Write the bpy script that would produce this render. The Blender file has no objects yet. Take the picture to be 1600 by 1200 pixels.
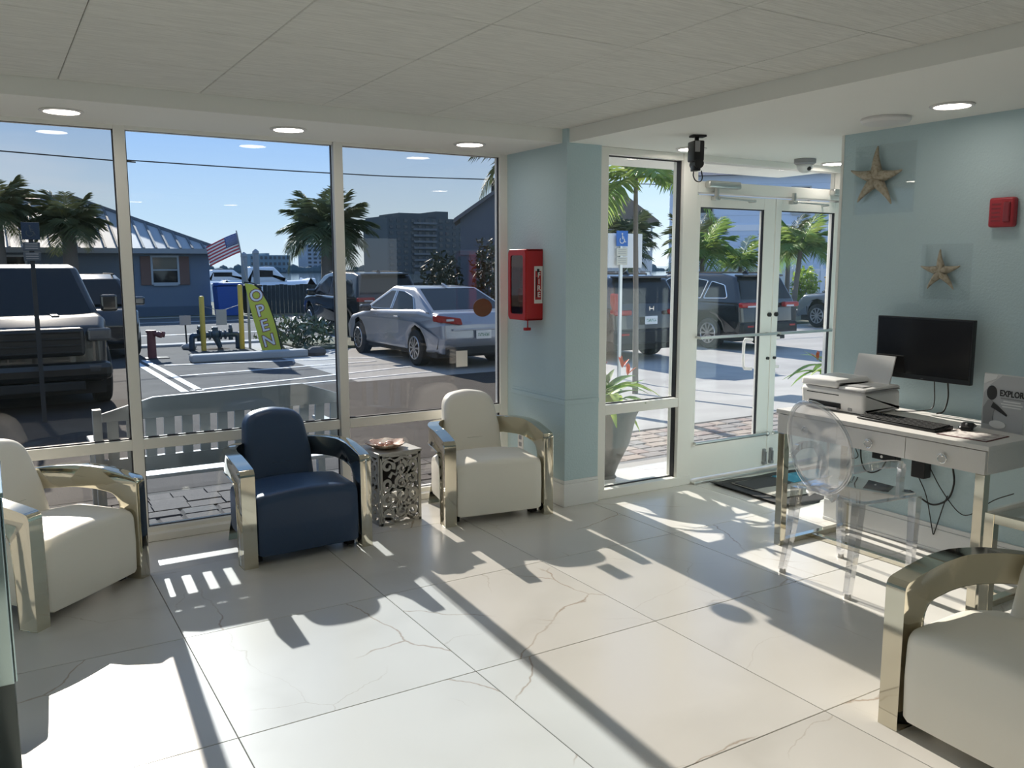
import bpy, bmesh, math, random
from mathutils import Vector, Matrix, Euler
random.seed(7)
SC = bpy.context.scene
COL = SC.collection
PI = math.pi

# ---------------------------------------------------------------- camera
cam_d = bpy.data.cameras.new('camera'); cam = bpy.data.objects.new('camera', cam_d); COL.objects.link(cam)
cam_d.sensor_width = 36; cam_d.lens = 30.10; cam_d.clip_end = 2000; cam_d.clip_start = 0.05
YAW, PIT, ROL = 0.54818, 0.137574, 0.0012
f = Vector((math.sin(YAW)*math.cos(PIT), math.cos(YAW)*math.cos(PIT), -math.sin(PIT)))
r = Vector((math.cos(YAW), -math.sin(YAW), 0)); d = f.cross(r)
rr = r*math.cos(ROL) + d*math.sin(ROL); dd = -r*math.sin(ROL) + d*math.cos(ROL)
m = Matrix((rr, -dd, -f)).transposed().to_4x4(); m.translation = (0, 0, 1.55)
cam.matrix_world = m
SC.camera = cam

# ---------------------------------------------------------------- sky, sun, exposure
SC.view_settings.view_transform = 'Standard'; SC.view_settings.look = 'None'
SC.view_settings.gamma = 1.0; SC.view_settings.use_curve_mapping = False
SC.view_settings.exposure = 0.5
w = bpy.data.worlds.new('sky'); SC.world = w; w.use_nodes = True
nt = w.node_tree; nt.nodes.clear()
tc = nt.nodes.new('ShaderNodeTexCoord'); sx = nt.nodes.new('ShaderNodeSeparateXYZ')
nt.links.new(tc.outputs['Generated'], sx.inputs[0])
rp = nt.nodes.new('ShaderNodeValToRGB'); nt.links.new(sx.outputs['Z'], rp.inputs[0])
e = rp.color_ramp.elements
e[0].position = 0.0; e[0].color = (.80, .90, .94, 1)
e[1].position = 1.0; e[1].color = (.16, .30, .62, 1)
for p, c in ((.05, (.62, .79, .92)), (.14, (.40, .61, .92)), (.35, (.28, .47, .80))):
    q = e.new(p); q.color = (*c, 1)
cl = nt.nodes.new('ShaderNodeTexNoise'); cl.inputs['Scale'].default_value = 3.2; cl.inputs['Detail'].default_value = 5
mp = nt.nodes.new('ShaderNodeMapping'); mp.inputs['Scale'].default_value = (1, 1, 5)
nt.links.new(tc.outputs['Generated'], mp.inputs[0]); nt.links.new(mp.outputs[0], cl.inputs[0])
cr = nt.nodes.new('ShaderNodeValToRGB'); nt.links.new(cl.outputs[0], cr.inputs[0])
cr.color_ramp.elements[0].position = .55; cr.color_ramp.elements[0].color = (0, 0, 0, 1)
cr.color_ramp.elements[1].position = .85; cr.color_ramp.elements[1].color = (.45, .45, .45, 1)
mx = nt.nodes.new('ShaderNodeMixRGB'); nt.links.new(cr.outputs[0], mx.inputs[0]); nt.links.new(rp.outputs[0], mx.inputs[1])
mx.inputs[2].default_value = (.85, .88, .92, 1)
bg = nt.nodes.new('ShaderNodeBackground'); nt.links.new(mx.outputs[0], bg.inputs[0]); bg.inputs[1].default_value = .92
wo = nt.nodes.new('ShaderNodeOutputWorld'); nt.links.new(bg.outputs[0], wo.inputs[0])

sd = bpy.data.lights.new('sun', 'SUN'); sun = bpy.data.objects.new('sun', sd); COL.objects.link(sun)
sd.energy = 7.0; sd.color = (1, .94, .84); sd.angle = .0093
sun.rotation_euler = Vector((-.062, -1, -.497)).to_track_quat('-Z', 'Y').to_euler(); sun.location = (5, 30, 20)
SC.cycles.max_bounces = 12; SC.cycles.transparent_max_bounces = 24; SC.cycles.diffuse_bounces = 5; SC.cycles.glossy_bounces = 6
SC.cycles.caustics_reflective = True
SC.cycles.sample_clamp_indirect = 6
SC.cycles.use_denoising = True

# ---------------------------------------------------------------- materials
MATS = {}
def mat(name, col=(.5, .5, .5), rough=.5, metal=0, spec=.5, emit=None, bump=None, noise=None, coat=0):
    if name in MATS: return MATS[name]
    mt = bpy.data.materials.new(name); mt.use_nodes = True; n = mt.node_tree.nodes; l = mt.node_tree.links
    b = n['Principled BSDF']
    b.inputs['Base Color'].default_value = (*col, 1); b.inputs['Roughness'].default_value = rough
    b.inputs['Metallic'].default_value = metal; b.inputs['Specular IOR Level'].default_value = spec
    b.inputs['Coat Weight'].default_value = coat
    if emit: b.inputs['Emission Color'].default_value = (*emit[0], 1); b.inputs['Emission Strength'].default_value = emit[1]
    if noise or bump:
        g = n.new('ShaderNodeNewGeometry')
    if noise:      # (scale, other colour, lo, hi)
        t = n.new('ShaderNodeTexNoise'); t.inputs['Scale'].default_value = noise[0]; t.inputs['Detail'].default_value = 6
        l.new(g.outputs['Position'], t.inputs['Vector'])
        c = n.new('ShaderNodeValToRGB'); c.color_ramp.elements[0].position = noise[2]; c.color_ramp.elements[1].position = noise[3]
        c.color_ramp.elements[0].color = (*col, 1); c.color_ramp.elements[1].color = (*noise[1], 1)
        l.new(t.outputs[0], c.inputs[0]); l.new(c.outputs[0], b.inputs['Base Color'])
    if bump:       # (scale, strength)
        t = n.new('ShaderNodeTexNoise'); t.inputs['Scale'].default_value = bump[0]; t.inputs['Detail'].default_value = 4
        l.new(g.outputs['Position'], t.inputs['Vector'])
        bp = n.new('ShaderNodeBump'); bp.inputs['Strength'].default_value = bump[1]; bp.inputs['Distance'].default_value = .01
        l.new(t.outputs[0], bp.inputs['Height']); l.new(bp.outputs[0], b.inputs['Normal'])
    MATS[name] = mt; return mt

def glass(name, tint=(.9, .9, .9), f0=.045, power=5, rough=0.0, gloss=(1, 1, 1)):
    """clear sheet: straight-through transparency plus a Schlick reflection"""
    if name in MATS: return MATS[name]
    mt = bpy.data.materials.new(name); mt.use_nodes = True; n = mt.node_tree.nodes; l = mt.node_tree.links; n.clear()
    lw = n.new('ShaderNodeLayerWeight'); lw.inputs['Blend'].default_value = .5
    pw = n.new('ShaderNodeMath'); pw.operation = 'POWER'; l.new(lw.outputs['Facing'], pw.inputs[0]); pw.inputs[1].default_value = power
    ma = n.new('ShaderNodeMath'); ma.operation = 'MULTIPLY_ADD'; l.new(pw.outputs[0], ma.inputs[0])
    ma.inputs[1].default_value = 1 - f0; ma.inputs[2].default_value = f0
    t = n.new('ShaderNodeBsdfTransparent'); t.inputs[0].default_value = (*tint, 1)
    g = n.new('ShaderNodeBsdfGlossy'); g.inputs['Roughness'].default_value = rough; g.inputs[0].default_value = (*gloss, 1)
    mi = n.new('ShaderNodeMixShader'); l.new(ma.outputs[0], mi.inputs[0]); l.new(t.outputs[0], mi.inputs[1]); l.new(g.outputs[0], mi.inputs[2])
    o = n.new('ShaderNodeOutputMaterial'); l.new(mi.outputs[0], o.inputs[0])
    MATS[name] = mt; return mt

def marble():
    mt = bpy.data.materials.new('polished_marble_tile'); mt.use_nodes = True; n = mt.node_tree.nodes; l = mt.node_tree.links
    b = n['Principled BSDF']
    g = n.new('ShaderNodeNewGeometry'); oi = n.new('ShaderNodeObjectInfo')
    ml = n.new('ShaderNodeVectorMath'); ml.operation = 'SCALE'; ml.inputs[0].default_value = (17, 9, 23); l.new(oi.outputs['Random'], ml.inputs['Scale'])
    ad = n.new('ShaderNodeVectorMath'); ad.operation = 'ADD'; l.new(g.outputs['Position'], ad.inputs[0]); l.new(ml.outputs[0], ad.inputs[1])
    def noise(s, det, dist):
        t = n.new('ShaderNodeTexNoise'); t.inputs['Scale'].default_value = s; t.inputs['Detail'].default_value = det
        t.inputs['Distortion'].default_value = dist; l.new(ad.outputs[0], t.inputs['Vector']); return t.outputs[0]
    def vein(sc, dist, wd, det=2.5):
        x = noise(sc, det, dist)
        a = n.new('ShaderNodeMath'); a.operation = 'SUBTRACT'; l.new(x, a.inputs[0]); a.inputs[1].default_value = .5
        c = n.new('ShaderNodeMath'); c.operation = 'ABSOLUTE'; l.new(a.outputs[0], c.inputs[0])
        mr = n.new('ShaderNodeMapRange'); mr.inputs[1].default_value = 0; mr.inputs[2].default_value = wd
        mr.inputs[3].default_value = 1; mr.inputs[4].default_value = 0; l.new(c.outputs[0], mr.inputs[0]); return mr.outputs[0]
    def mul(a, bb):
        k = n.new('ShaderNodeMath'); k.operation = 'MULTIPLY'; k.use_clamp = True; l.new(a, k.inputs[0])
        if isinstance(bb, float): k.inputs[1].default_value = bb
        else: l.new(bb, k.inputs[1])
        return k.outputs[0]
    def mask(s, lo, hi):
        x = noise(s, 2, 0); mr = n.new('ShaderNodeMapRange'); mr.inputs[1].default_value = lo; mr.inputs[2].default_value = hi
        l.new(x, mr.inputs[0]); return mr.outputs[0]
    def mix(fac, a, col):
        k = n.new('ShaderNodeMixRGB'); l.new(fac, k.inputs[0])
        if isinstance(a, tuple): k.inputs[1].default_value = (*a, 1)
        else: l.new(a, k.inputs[1])
        k.inputs[2].default_value = (*col, 1); return k.outputs[0]
    c = mix(mul(mask(1.5, .42, .78), .6), (.68, .665, .63), (.54, .525, .49))
    def crack(sc, wd, wob):
        t = n.new('ShaderNodeTexNoise'); t.inputs['Scale'].default_value = 2.2; t.inputs['Detail'].default_value = 6; l.new(ad.outputs[0], t.inputs['Vector'])
        k = n.new('ShaderNodeVectorMath'); k.operation = 'SCALE'; l.new(t.outputs['Color'], k.inputs[0]); k.inputs['Scale'].default_value = wob
        q = n.new('ShaderNodeVectorMath'); q.operation = 'ADD'; l.new(ad.outputs[0], q.inputs[0]); l.new(k.outputs[0], q.inputs[1])
        v = n.new('ShaderNodeTexVoronoi'); v.feature = 'DISTANCE_TO_EDGE'; v.voronoi_dimensions = '2D'; v.inputs['Scale'].default_value = sc; l.new(q.outputs[0], v.inputs['Vector'])
        mr = n.new('ShaderNodeMapRange'); mr.inputs[1].default_value = 0; mr.inputs[2].default_value = wd
        mr.inputs[3].default_value = 1; mr.inputs[4].default_value = 0; l.new(v.outputs['Distance'], mr.inputs[0]); return mr.outputs[0]
    c = mix(mul(crack(.9, .10, .5), mul(mask(.9, .42, .62), .22)), c, (.44, .42, .38))
    c = mix(mul(crack(.75, .0050, .28), mul(mask(1.2, .48, .56), .7)), c, (.30, .20, .12))
    c = mix(mul(crack(1.25, .0045, .35), mul(mask(1.5, .50, .60), .45)), c, (.36, .30, .24))
    l.new(c, b.inputs['Base Color']); b.inputs['Roughness'].default_value = .22; b.inputs['Specular IOR Level'].default_value = .5
    return mt
MARBLE = marble()
def leafmat(name, col, col2, sc=3, rough=.5, tr=.45):
    mt = bpy.data.materials.new(name); mt.use_nodes = True; n = mt.node_tree.nodes; l = mt.node_tree.links; b = n['Principled BSDF']
    b.inputs['Roughness'].default_value = rough; g = n.new('ShaderNodeNewGeometry'); t = n.new('ShaderNodeTexNoise'); t.inputs['Scale'].default_value = sc
    l.new(g.outputs['Position'], t.inputs[0]); c = n.new('ShaderNodeValToRGB'); c.color_ramp.elements[0].position = .38; c.color_ramp.elements[1].position = .66
    c.color_ramp.elements[0].color = (*col, 1); c.color_ramp.elements[1].color = (*col2, 1); l.new(t.outputs[0], c.inputs[0]); l.new(c.outputs[0], b.inputs['Base Color'])
    x = n.new('ShaderNodeBsdfTranslucent'); l.new(c.outputs[0], x.inputs[0]); m_ = n.new('ShaderNodeMixShader'); m_.inputs[0].default_value = tr
    l.new(b.outputs[0], m_.inputs[1]); l.new(x.outputs[0], m_.inputs[2]); l.new(m_.outputs[0], n['Material Output'].inputs[0]); MATS[name] = mt; return mt

def ceiling_mat():
    mt = bpy.data.materials.new('woven_ceiling_tile'); mt.use_nodes = True; n = mt.node_tree.nodes; l = mt.node_tree.links
    b = n['Principled BSDF']; b.inputs['Roughness'].default_value = .95; b.inputs['Base Color'].default_value = (.62, .62, .59, 1)
    g = n.new('ShaderNodeNewGeometry'); mp = n.new('ShaderNodeMapping'); mp.inputs['Scale'].default_value = (9, 130, 20)
    l.new(g.outputs['Position'], mp.inputs[0]); t = n.new('ShaderNodeTexNoise'); t.inputs['Scale'].default_value = 1; t.inputs['Detail'].default_value = 3
    l.new(mp.outputs[0], t.inputs['Vector'])
    bp = n.new('ShaderNodeBump'); bp.inputs['Strength'].default_value = .7; bp.inputs['Distance'].default_value = .006
    l.new(t.outputs[0], bp.inputs['Height']); l.new(bp.outputs[0], b.inputs['Normal'])
    c = n.new('ShaderNodeValToRGB'); c.color_ramp.elements[0].position = .3; c.color_ramp.elements[1].position = .7
    c.color_ramp.elements[0].color = (.60, .60, .565, 1); c.color_ramp.elements[1].color = (.73, .73, .69, 1)
    l.new(t.outputs[0], c.inputs[0]); l.new(c.outputs[0], b.inputs['Base Color'])
    return mt
CEIL = ceiling_mat()

M_WALL = mat('blue_stucco', (.50, .635, .675), .8, bump=(90, .35))
M_WHITE = mat('white_plaster', (.84, .84, .80), .85, bump=(60, .1))
M_FRAME = mat('white_frame_paint', (.85, .84, .79), .45)
M_TRIM = mat('white_trim_paint', (.78, .79, .79), .5)
M_DARKGAP = mat('dark_gasket', (.03, .03, .035), .6)
M_GL_TINT = glass('tinted_window_film', (.79, .78, .77), .028)
M_GL_CLEAR = glass('blueish_window_glass', (.83, .87, .91), .026)
M_GL_DOOR = glass('clear_door_glass', (.985, .985, .985), .026)
M_CHROME = mat('polished_steel', (.66, .62, .51), .07, 1)
M_CHROME2 = mat('bright_chrome', (.80, .80, .80), .06, 1)
M_BRUSH = mat('brushed_aluminium', (.62, .62, .60), .35, 1)
M_WLEATH = mat('cream_leather', (.93, .90, .81), .42, bump=(45, .06))
M_BLEATH = mat('navy_leather', (.026, .058, .125), .36, bump=(45, .08))
M_BLACK = mat('black_plastic', (.012, .012, .013), .35)
M_BLACKM = mat('matt_black', (.02, .02, .02), .8)
M_RUBBER = mat('black_rubber', (.02, .02, .02), .75)
M_RED = mat('red_paint', (.48, .018, .02), .35)
M_WPLAST = mat('white_plastic', (.74, .73, .72), .35)
M_GPLAST = mat('grey_plastic', (.30, .30, .31), .5)
M_DESK = mat('white_lacquer_linen', (.72, .70, .67), .35, bump=(160, .12))
M_ACRYL = glass('clear_acrylic', (.965, .97, .972), .025, 4)
M_GHOST = glass('clear_polycarbonate', (.90, .905, .92), .13, 1.3, .05)
M_STAR = mat('dried_starfish', (.47, .42, .33), .9, bump=(120, .6), noise=(60, (.34, .29, .21), .45, .65))
M_LAMP = mat('lamp_diffuser', (1, 1, 1), .5, emit=((1, .90, .80), 13))
M_PAPER = mat('white_paper', (.80, .79, .76), .8)
M_TEAL = mat('mirror_teal_glass', (.52, .66, .66), .12, .85)
M_FILIG = mat('pewter_silver', (.50, .49, .46), .45, .4)

# ---------------------------------------------------------------- mesh helpers
def new_obj(name, bm, mt, parent=None, smooth=False, loc=None, rot=None):
    me = bpy.data.meshes.new(name)
    bm.normal_update(); bm.to_mesh(me); bm.free()
    if smooth is True:
        for p in me.polygons: p.use_smooth = True
    for x in (mt if isinstance(mt, (list, tuple)) else [mt]): me.materials.append(x)
    o = bpy.data.objects.new(name, me); COL.objects.link(o)
    if smooth == 'auto':
        for p in me.polygons: p.use_smooth = True
        me.set_sharp_from_angle(angle=math.radians(38))
    if parent: o.parent = parent
    if loc is not None: o.location = loc
    if rot is not None: o.rotation_euler = rot
    return o
def inst(name, me, parent=None, loc=(0, 0, 0), rot=(0, 0, 0), scale=(1, 1, 1)):
    o = bpy.data.objects.new(name, me); COL.objects.link(o)
    if parent: o.parent = parent
    o.location = loc; o.rotation_euler = rot; o.scale = scale
    return o
def empty(name, loc=(0, 0, 0), rz=0.0):
    o = bpy.data.objects.new(name, None); COL.objects.link(o); o.location = loc; o.rotation_euler = (0, 0, rz)
    o.empty_display_size = .1
    return o
def tag(o, label, cat, group=None):
    o['label'] = label; o['category'] = cat
    if group: o['group'] = group
    return o
def thing(name, label, cat, loc=(0, 0, 0), rz=0.0, group=None):
    return tag(empty(name, loc, rz), label, cat, group)
def struct(o): o['kind'] = 'structure'; return o
def stuff(o): o['kind'] = 'stuff'; return o

def box(bm, a, b, bev=0, seg=2):
    a = Vector(a); b = Vector(b); c = (a + b)/2; s = b - a
    q = bmesh.ops.create_cube(bm, size=1, matrix=Matrix.Translation(c) @ Matrix.Diagonal((abs(s.x), abs(s.y), abs(s.z), 1)))
    if bev:
        es = {e for v in q['verts'] for e in v.link_edges}
        bmesh.ops.bevel(bm, geom=list(es), offset=bev, segments=seg, affect='EDGES', profile=.5)
    return bm
def BX(a, b, bev=0, seg=2): return box(bmesh.new(), a, b, bev, seg)
def cyl(bm, p, q, r0, r1=None, seg=16, caps=True):
    p = Vector(p); q = Vector(q); r1 = r0 if r1 is None else r1; v = q - p
    mt = Matrix.Translation((p + q)/2) @ v.to_track_quat('Z', 'Y').to_matrix().to_4x4()
    bmesh.ops.create_cone(bm, cap_ends=caps, segments=seg, radius1=r0, radius2=r1, depth=v.length, matrix=mt)
    return bm
def CY(p, q, r0, r1=None, seg=16): return cyl(bmesh.new(), p, q, r0, r1, seg)
def sph(bm, c, r, u=14, v=9, s=(1, 1, 1)):
    bmesh.ops.create_uvsphere(bm, u_segments=u, v_segments=v, radius=r, matrix=Matrix.Translation(Vector(c)) @ Matrix.Diagonal((*s, 1))); return bm
def fillet(pts, seg=5):
    """closed polygon of (a, b[, r]) -> rounded outline"""
    out = []; n = len(pts)
    for i in range(n):
        p = Vector(pts[i][:2]); rad = pts[i][2] if len(pts[i]) > 2 else 0
        if rad <= 0: out.append(p); continue
        u = (Vector(pts[i-1][:2]) - p); v = (Vector(pts[(i+1) % n][:2]) - p)
        lu, lv = u.length, v.length; u.normalize(); v.normalize()
        ang = u.angle(v); t = min(rad/math.tan(ang/2), lu*.48, lv*.48)
        a = p + u*t; b = p + v*t
        for k in range(seg + 1):
            s = k/seg
            out.append(a*(1-s)**2 + p*2*s*(1-s) + b*s*s)
    return out
AX = {'x': lambda a, b, t: (t, a, b), 'y': lambda a, b, t: (a, t, b), 'z': lambda a, b, t: (a, b, t)}
def pillow(outline, t0, t1, rad=0, axis='x', n=4, dome=0, bm=None):
    """outline (a, b) swept from t0 to t1 along axis with rounded rims"""
    bm = bm or bmesh.new(); P = [Vector(p[:2]) for p in outline]; N = len(P)
    area = sum(P[i].x*P[(i+1) % N].y - P[(i+1) % N].x*P[i].y for i in range(N))
    if area < 0: P.reverse()
    nr = []
    for i in range(N):
        e1 = P[i] - P[i-1]; e2 = P[(i+1) % N] - P[i]
        v = Vector((e1.y, -e1.x)).normalized() + Vector((e2.y, -e2.x)).normalized()
        if v.length < 1e-6: v = Vector((e1.y, -e1.x))
        v.normalize(); nr.append(v)
    lay = []
    if rad > 0:
        for k in range(n + 1):
            th = PI/2*k/n; lay.append((t0 + rad*(1 - math.sin(th)), rad*(1 - math.cos(PI/2 - th))))
        lay = [(t0 + rad*(1 - math.cos(PI/2*k/n)), rad*(1 - math.sin(PI/2*k/n))) for k in range(n + 1)]
        lay = lay + [(t1 - rad*(1 - math.cos(PI/2*k/n)), rad*(1 - math.sin(PI/2*k/n))) for k in range(n, -1, -1)]
    else: lay = [(t0, 0), (t1, 0)]
    rings = []
    for t, off in lay:
        rings.append([bm.verts.new(AX[axis](*(P[i] - nr[i]*off), t)) for i in range(N)])
    for a, b in zip(rings, rings[1:]):
        for i in range(N):
            j = (i + 1) % N; bm.faces.new((a[i], a[j], b[j], b[i]))
    for ring, s in ((rings[0], -1), (rings[-1], 1)):
        if dome:
            c = sum((v.co for v in ring), Vector())/N; prev = ring
            ii = 'xyz'.index(axis)
            for k in (.66, .33):
                cur = []
                for v in ring:
                    q = c + (v.co - c)*k; q[ii] += s*dome*(1 - k*k); cur.append(bm.verts.new(q))
                for i in range(N):
                    j = (i+1) % N; bm.faces.new((prev[i], prev[j], cur[j], cur[i]))
                prev = cur
            bm.faces.new(prev)
        else: bm.faces.new(ring)
    bmesh.ops.recalc_face_normals(bm, faces=bm.faces[:])
    return bm
def tube(bm, pts, rad, seg=8, closed=False):
    pts = [Vector(p) for p in pts]; n = len(pts); rings = []
    up = Vector((0, 0, 1))
    for i, p in enumerate(pts):
        a = pts[i-1] if i or closed else p; b = pts[(i+1) % n] if i < n-1 or closed else p
        tdir = (b - a).normalized()
        if abs(tdir.dot(up)) > .95: up = Vector((1, 0, 0)) if abs(tdir.x) < .9 else Vector((0, 1, 0))
        s = tdir.cross(up).normalized(); up2 = s.cross(tdir).normalized(); up = up2
        rd = rad[i] if isinstance(rad, (list, tuple)) else rad
        rings.append([bm.verts.new(p + s*rd*math.cos(2*PI*k/seg) + up2*rd*math.sin(2*PI*k/seg)) for k in range(seg)])
    for i in range(n if closed else n-1):
        a, b = rings[i], rings[(i+1) % n]
        for k in range(seg):
            j = (k+1) % seg; bm.faces.new((a[k], a[j], b[j], b[k]))
    if not closed: bm.faces.new(rings[0]); bm.faces.new(rings[-1])
    bmesh.ops.recalc_face_normals(bm, faces=bm.faces[:])
    return bm
def curve(ctrl, n=24):
    """Catmull-Rom through control points"""
    c = [Vector(p) for p in ctrl]; c = [c[0]*2 - c[1]] + c + [c[-1]*2 - c[-2]]; out = []
    segs = len(c) - 3
    for k in range(n + 1):
        t = k/n*segs; i = min(int(t), segs - 1); t -= i
        p0, p1, p2, p3 = c[i:i+4]
        out.append(.5*((2*p1) + (p2-p0)*t + (2*p0-5*p1+4*p2-p3)*t*t + (3*p1-p0-3*p2+p3)*t**3))
    return out
def solid(bm, th):
    bm.normal_update(); bmesh.ops.solidify(bm, geom=bm.faces[:], thickness=th); return bm
def lathe(prof, seg=20, bm=None, center=(0, 0, 0), caps=True):
    bm = bm or bmesh.new(); c = Vector(center)
    rings = [[bm.verts.new(c + Vector((r0*math.cos(2*PI*k/seg), r0*math.sin(2*PI*k/seg), z))) for k in range(seg)] for r0, z in prof]
    for a, b in zip(rings, rings[1:]):
        for k in range(seg):
            j = (k+1) % seg; bm.faces.new((a[k], a[j], b[j], b[k]))
    if caps: bm.faces.new(rings[0]); bm.faces.new(rings[-1])
    bmesh.ops.recalc_face_normals(bm, faces=bm.faces[:]); return bm
def text(name, s, size, mt, parent, loc, rot, ext=.001, off=0, align='CENTER', sx=1.0):
    cu = bpy.data.curves.new(name, 'FONT'); cu.body = s; cu.size = size; cu.extrude = ext; cu.offset = off
    cu.align_x = align; cu.align_y = 'CENTER'; cu.resolution_u = 3
    tmp = bpy.data.objects.new(name, cu); COL.objects.link(tmp)
    me = bpy.data.meshes.new_from_object(tmp.evaluated_get(bpy.context.evaluated_depsgraph_get()))
    bpy.data.objects.remove(tmp); bpy.data.curves.remove(cu)
    me.materials.clear(); me.materials.append(mt)
    o = bpy.data.objects.new(name, me); COL.objects.link(o); o.parent = parent; o.location = loc; o.rotation_euler = rot; o.scale = (sx, 1, 1)
    return o
FRONT = (PI/2, 0, 0)          # lettering that faces -y
WEST = (PI/2, 0, -PI/2)       # lettering that faces -x
# ================================================================ ROOM SHELL
YW = 5.06; YG = 5.165; YD = 4.44; XR = 4.32; ZS = 2.296; ZC = 2.378
floor = struct(empty('floor'))
# floor slab with recessed joints; tiles are its pieces
new_obj('tile_bed', BX((-1.9, -3.2, -.2), (7.6, 5.2, -.006)), mat('grey_grout', (.33, .32, .30), .9), floor)
tile_me = None
T = .9; G = .0016
bm = BX((G, G, -.006), (T-G, T-G, 0), .0012, 1); t0 = new_obj('tile', bm, MARBLE, floor)
tile_me = t0.data; first = True
for i in range(-3, 8):
    for j in range(-7, 3):
        x = .606 + (i-1)*T; y = 2.735 + (j)*T
        if x + T > 7.6 or x < -2.2: continue
        if first: t0.location = (x, y, 0); first = False
        else: inst('tile', tile_me, floor, (x, y, 0))
# the rows of cut tiles along the windows are clipped by the sill; keep them inside the slab
for o in list(floor.children):
    if o.name.startswith('tile') and o.data == tile_me and o.location.y + T > 5.07:
        o.scale = (1, (5.06 - o.location.y)/T, 1)
        if o.location.y > 5.05: bpy.data.objects.remove(o)

def wall(name, a, b, mt=M_WALL): return struct(new_obj(name, BX(a, b), mt))
wall('wall_right', (XR, .6, 0), (XR+.12, 3.36, 2.5))
wall('wall_right_return', (XR+.12, .6, 0), (7.6, .72, 2.5))
wall('wall_vestibule', (XR+.12, 3.22, 0), (5.86, 3.36, 2.5))
wall('wall_vestibule_side', (5.78, 3.36, 0), (5.9, 4.56, 2.5))
wall('wall_left', (-1.9, -3.2, 0), (-1.77, 5.25, 2.5))
bm = BX((7.5, -3.2, 0), (7.6, .72, .12)); box(bm, (7.5, -3.2, .12), (7.6, -2.7, 2.2)); box(bm, (7.5, .3, .12), (7.6, .72, 2.2)); box(bm, (7.5, -3.2, 2.2), (7.6, .72, 2.5))
struct(new_obj('wall_far_right', bm, M_WALL))
bm = BX((-1.9, -3.2, 0), (5.2, -3.0, 2.5)); box(bm, (5.2, -3.2, 2.0), (5.98, -3.0, 2.5)); box(bm, (5.98, -3.2, 0), (7.6, -3.0, 2.5))
struct(new_obj('wall_rear', bm, M_WALL))
wall('wall_exterior', (5.9, 4.3, -.1), (14, 4.56, 2.9), mat('outer_stucco', (.5, .62, .68), .85))
wall('wall_exterior_left', (-8, 5.06, -.1), (-1.77, 5.25, 2.9), MATS['outer_stucco'])
# column between the window wall and the doors
struct(new_obj('wall_column', BX((3.095, 4.42, 0), (3.36, 5.2, 2.5)), M_WALL))
bm = BX((3.082, 4.407, 0), (3.36, 5.06, .15), .004); box(bm, (3.088, 4.413, .15), (3.36, 5.06, .172), .003)
struct(new_obj('baseboard_column', bm, M_TRIM))
bm = BX((3.085, 4.41, .665), (3.36, 5.06, .70), .006); box(bm, (3.09, 4.415, .70), (3.36, 5.06, .718), .004)
struct(new_obj('trim_1', bm, M_WALL))
bm = BX((XR-.014, .6, 0), (XR, 3.372, .13), .003); box(bm, (XR-.010, .6, .13), (XR, 3.368, .155), .003); box(bm, (XR-.02, .6, 0), (XR, 3.372, .02), .004)
struct(new_obj('baseboard_right', bm, M_TRIM))
struct(new_obj('trim_2', BX((XR-.004, 3.36, .0), (XR+.126, 3.378, ZS), .002), M_FRAME))
struct(new_obj('baseboard_left', BX((-1.77, -3, 0), (-1.756, 5.06, .15), .003), M_TRIM))

# ceiling: lowered band around a tray of square tiles
ceil = struct(empty('ceiling'))
TX0, TX1, TY0, TY1 = -.93, 3.113, -.42, 4.47
bm = BX((-1.9, TY1, ZS), (5.9, 5.25, 2.5)); box(bm, (TX1, -3.2, ZS), (7.6, TY1, 2.5)); box(bm, (-1.9, -3.2, ZS), (TX1, TY0, 2.5)); box(bm, (-1.9, TY0, ZS), (TX0, TY1, 2.5))
new_obj('soffit', bm, M_WHITE, ceil)
new_obj('tray_back', BX((TX0, TY0, ZC+.012), (TX1, TY1, 2.5)), mat('ceiling_joint', (.60, .60, .56), .95), ceil)
P_ = .61; bm = BX((.0014, .0014, 0), (P_-.0014, P_-.0014, .012), .003, 1); c0 = None
xs = [TX1 - 3.11 + .34 + P_*k for k in range(-3, 6)]; ys = [.253 + P_*k for k in range(-2, 8)]
def clipspan(a, lo, hi): return max(a, lo), min(a + P_, hi)
for x in xs:
    for y in ys:
        x0, x1 = clipspan(x, TX0, TX1); y0, y1 = clipspan(y, TY0, TY1)
        if x1 - x0 < .02 or y1 - y0 < .02: continue
        if c0 is None: c0 = new_obj('ceiling_tile', bm, CEIL, ceil); o = c0
        else: o = inst('ceiling_tile', c0.data, ceil)
        o.location = (x0, y0, ZC + random.uniform(0, .0012)); o.scale = ((x1-x0)/P_, (y1-y0)/P_, 1)
struct(new_obj('roof', BX((-8, -3.2, 2.5), (14, 5.25, 2.9)), mat('roof_slab', (.45, .45, .45), .9)))

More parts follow.
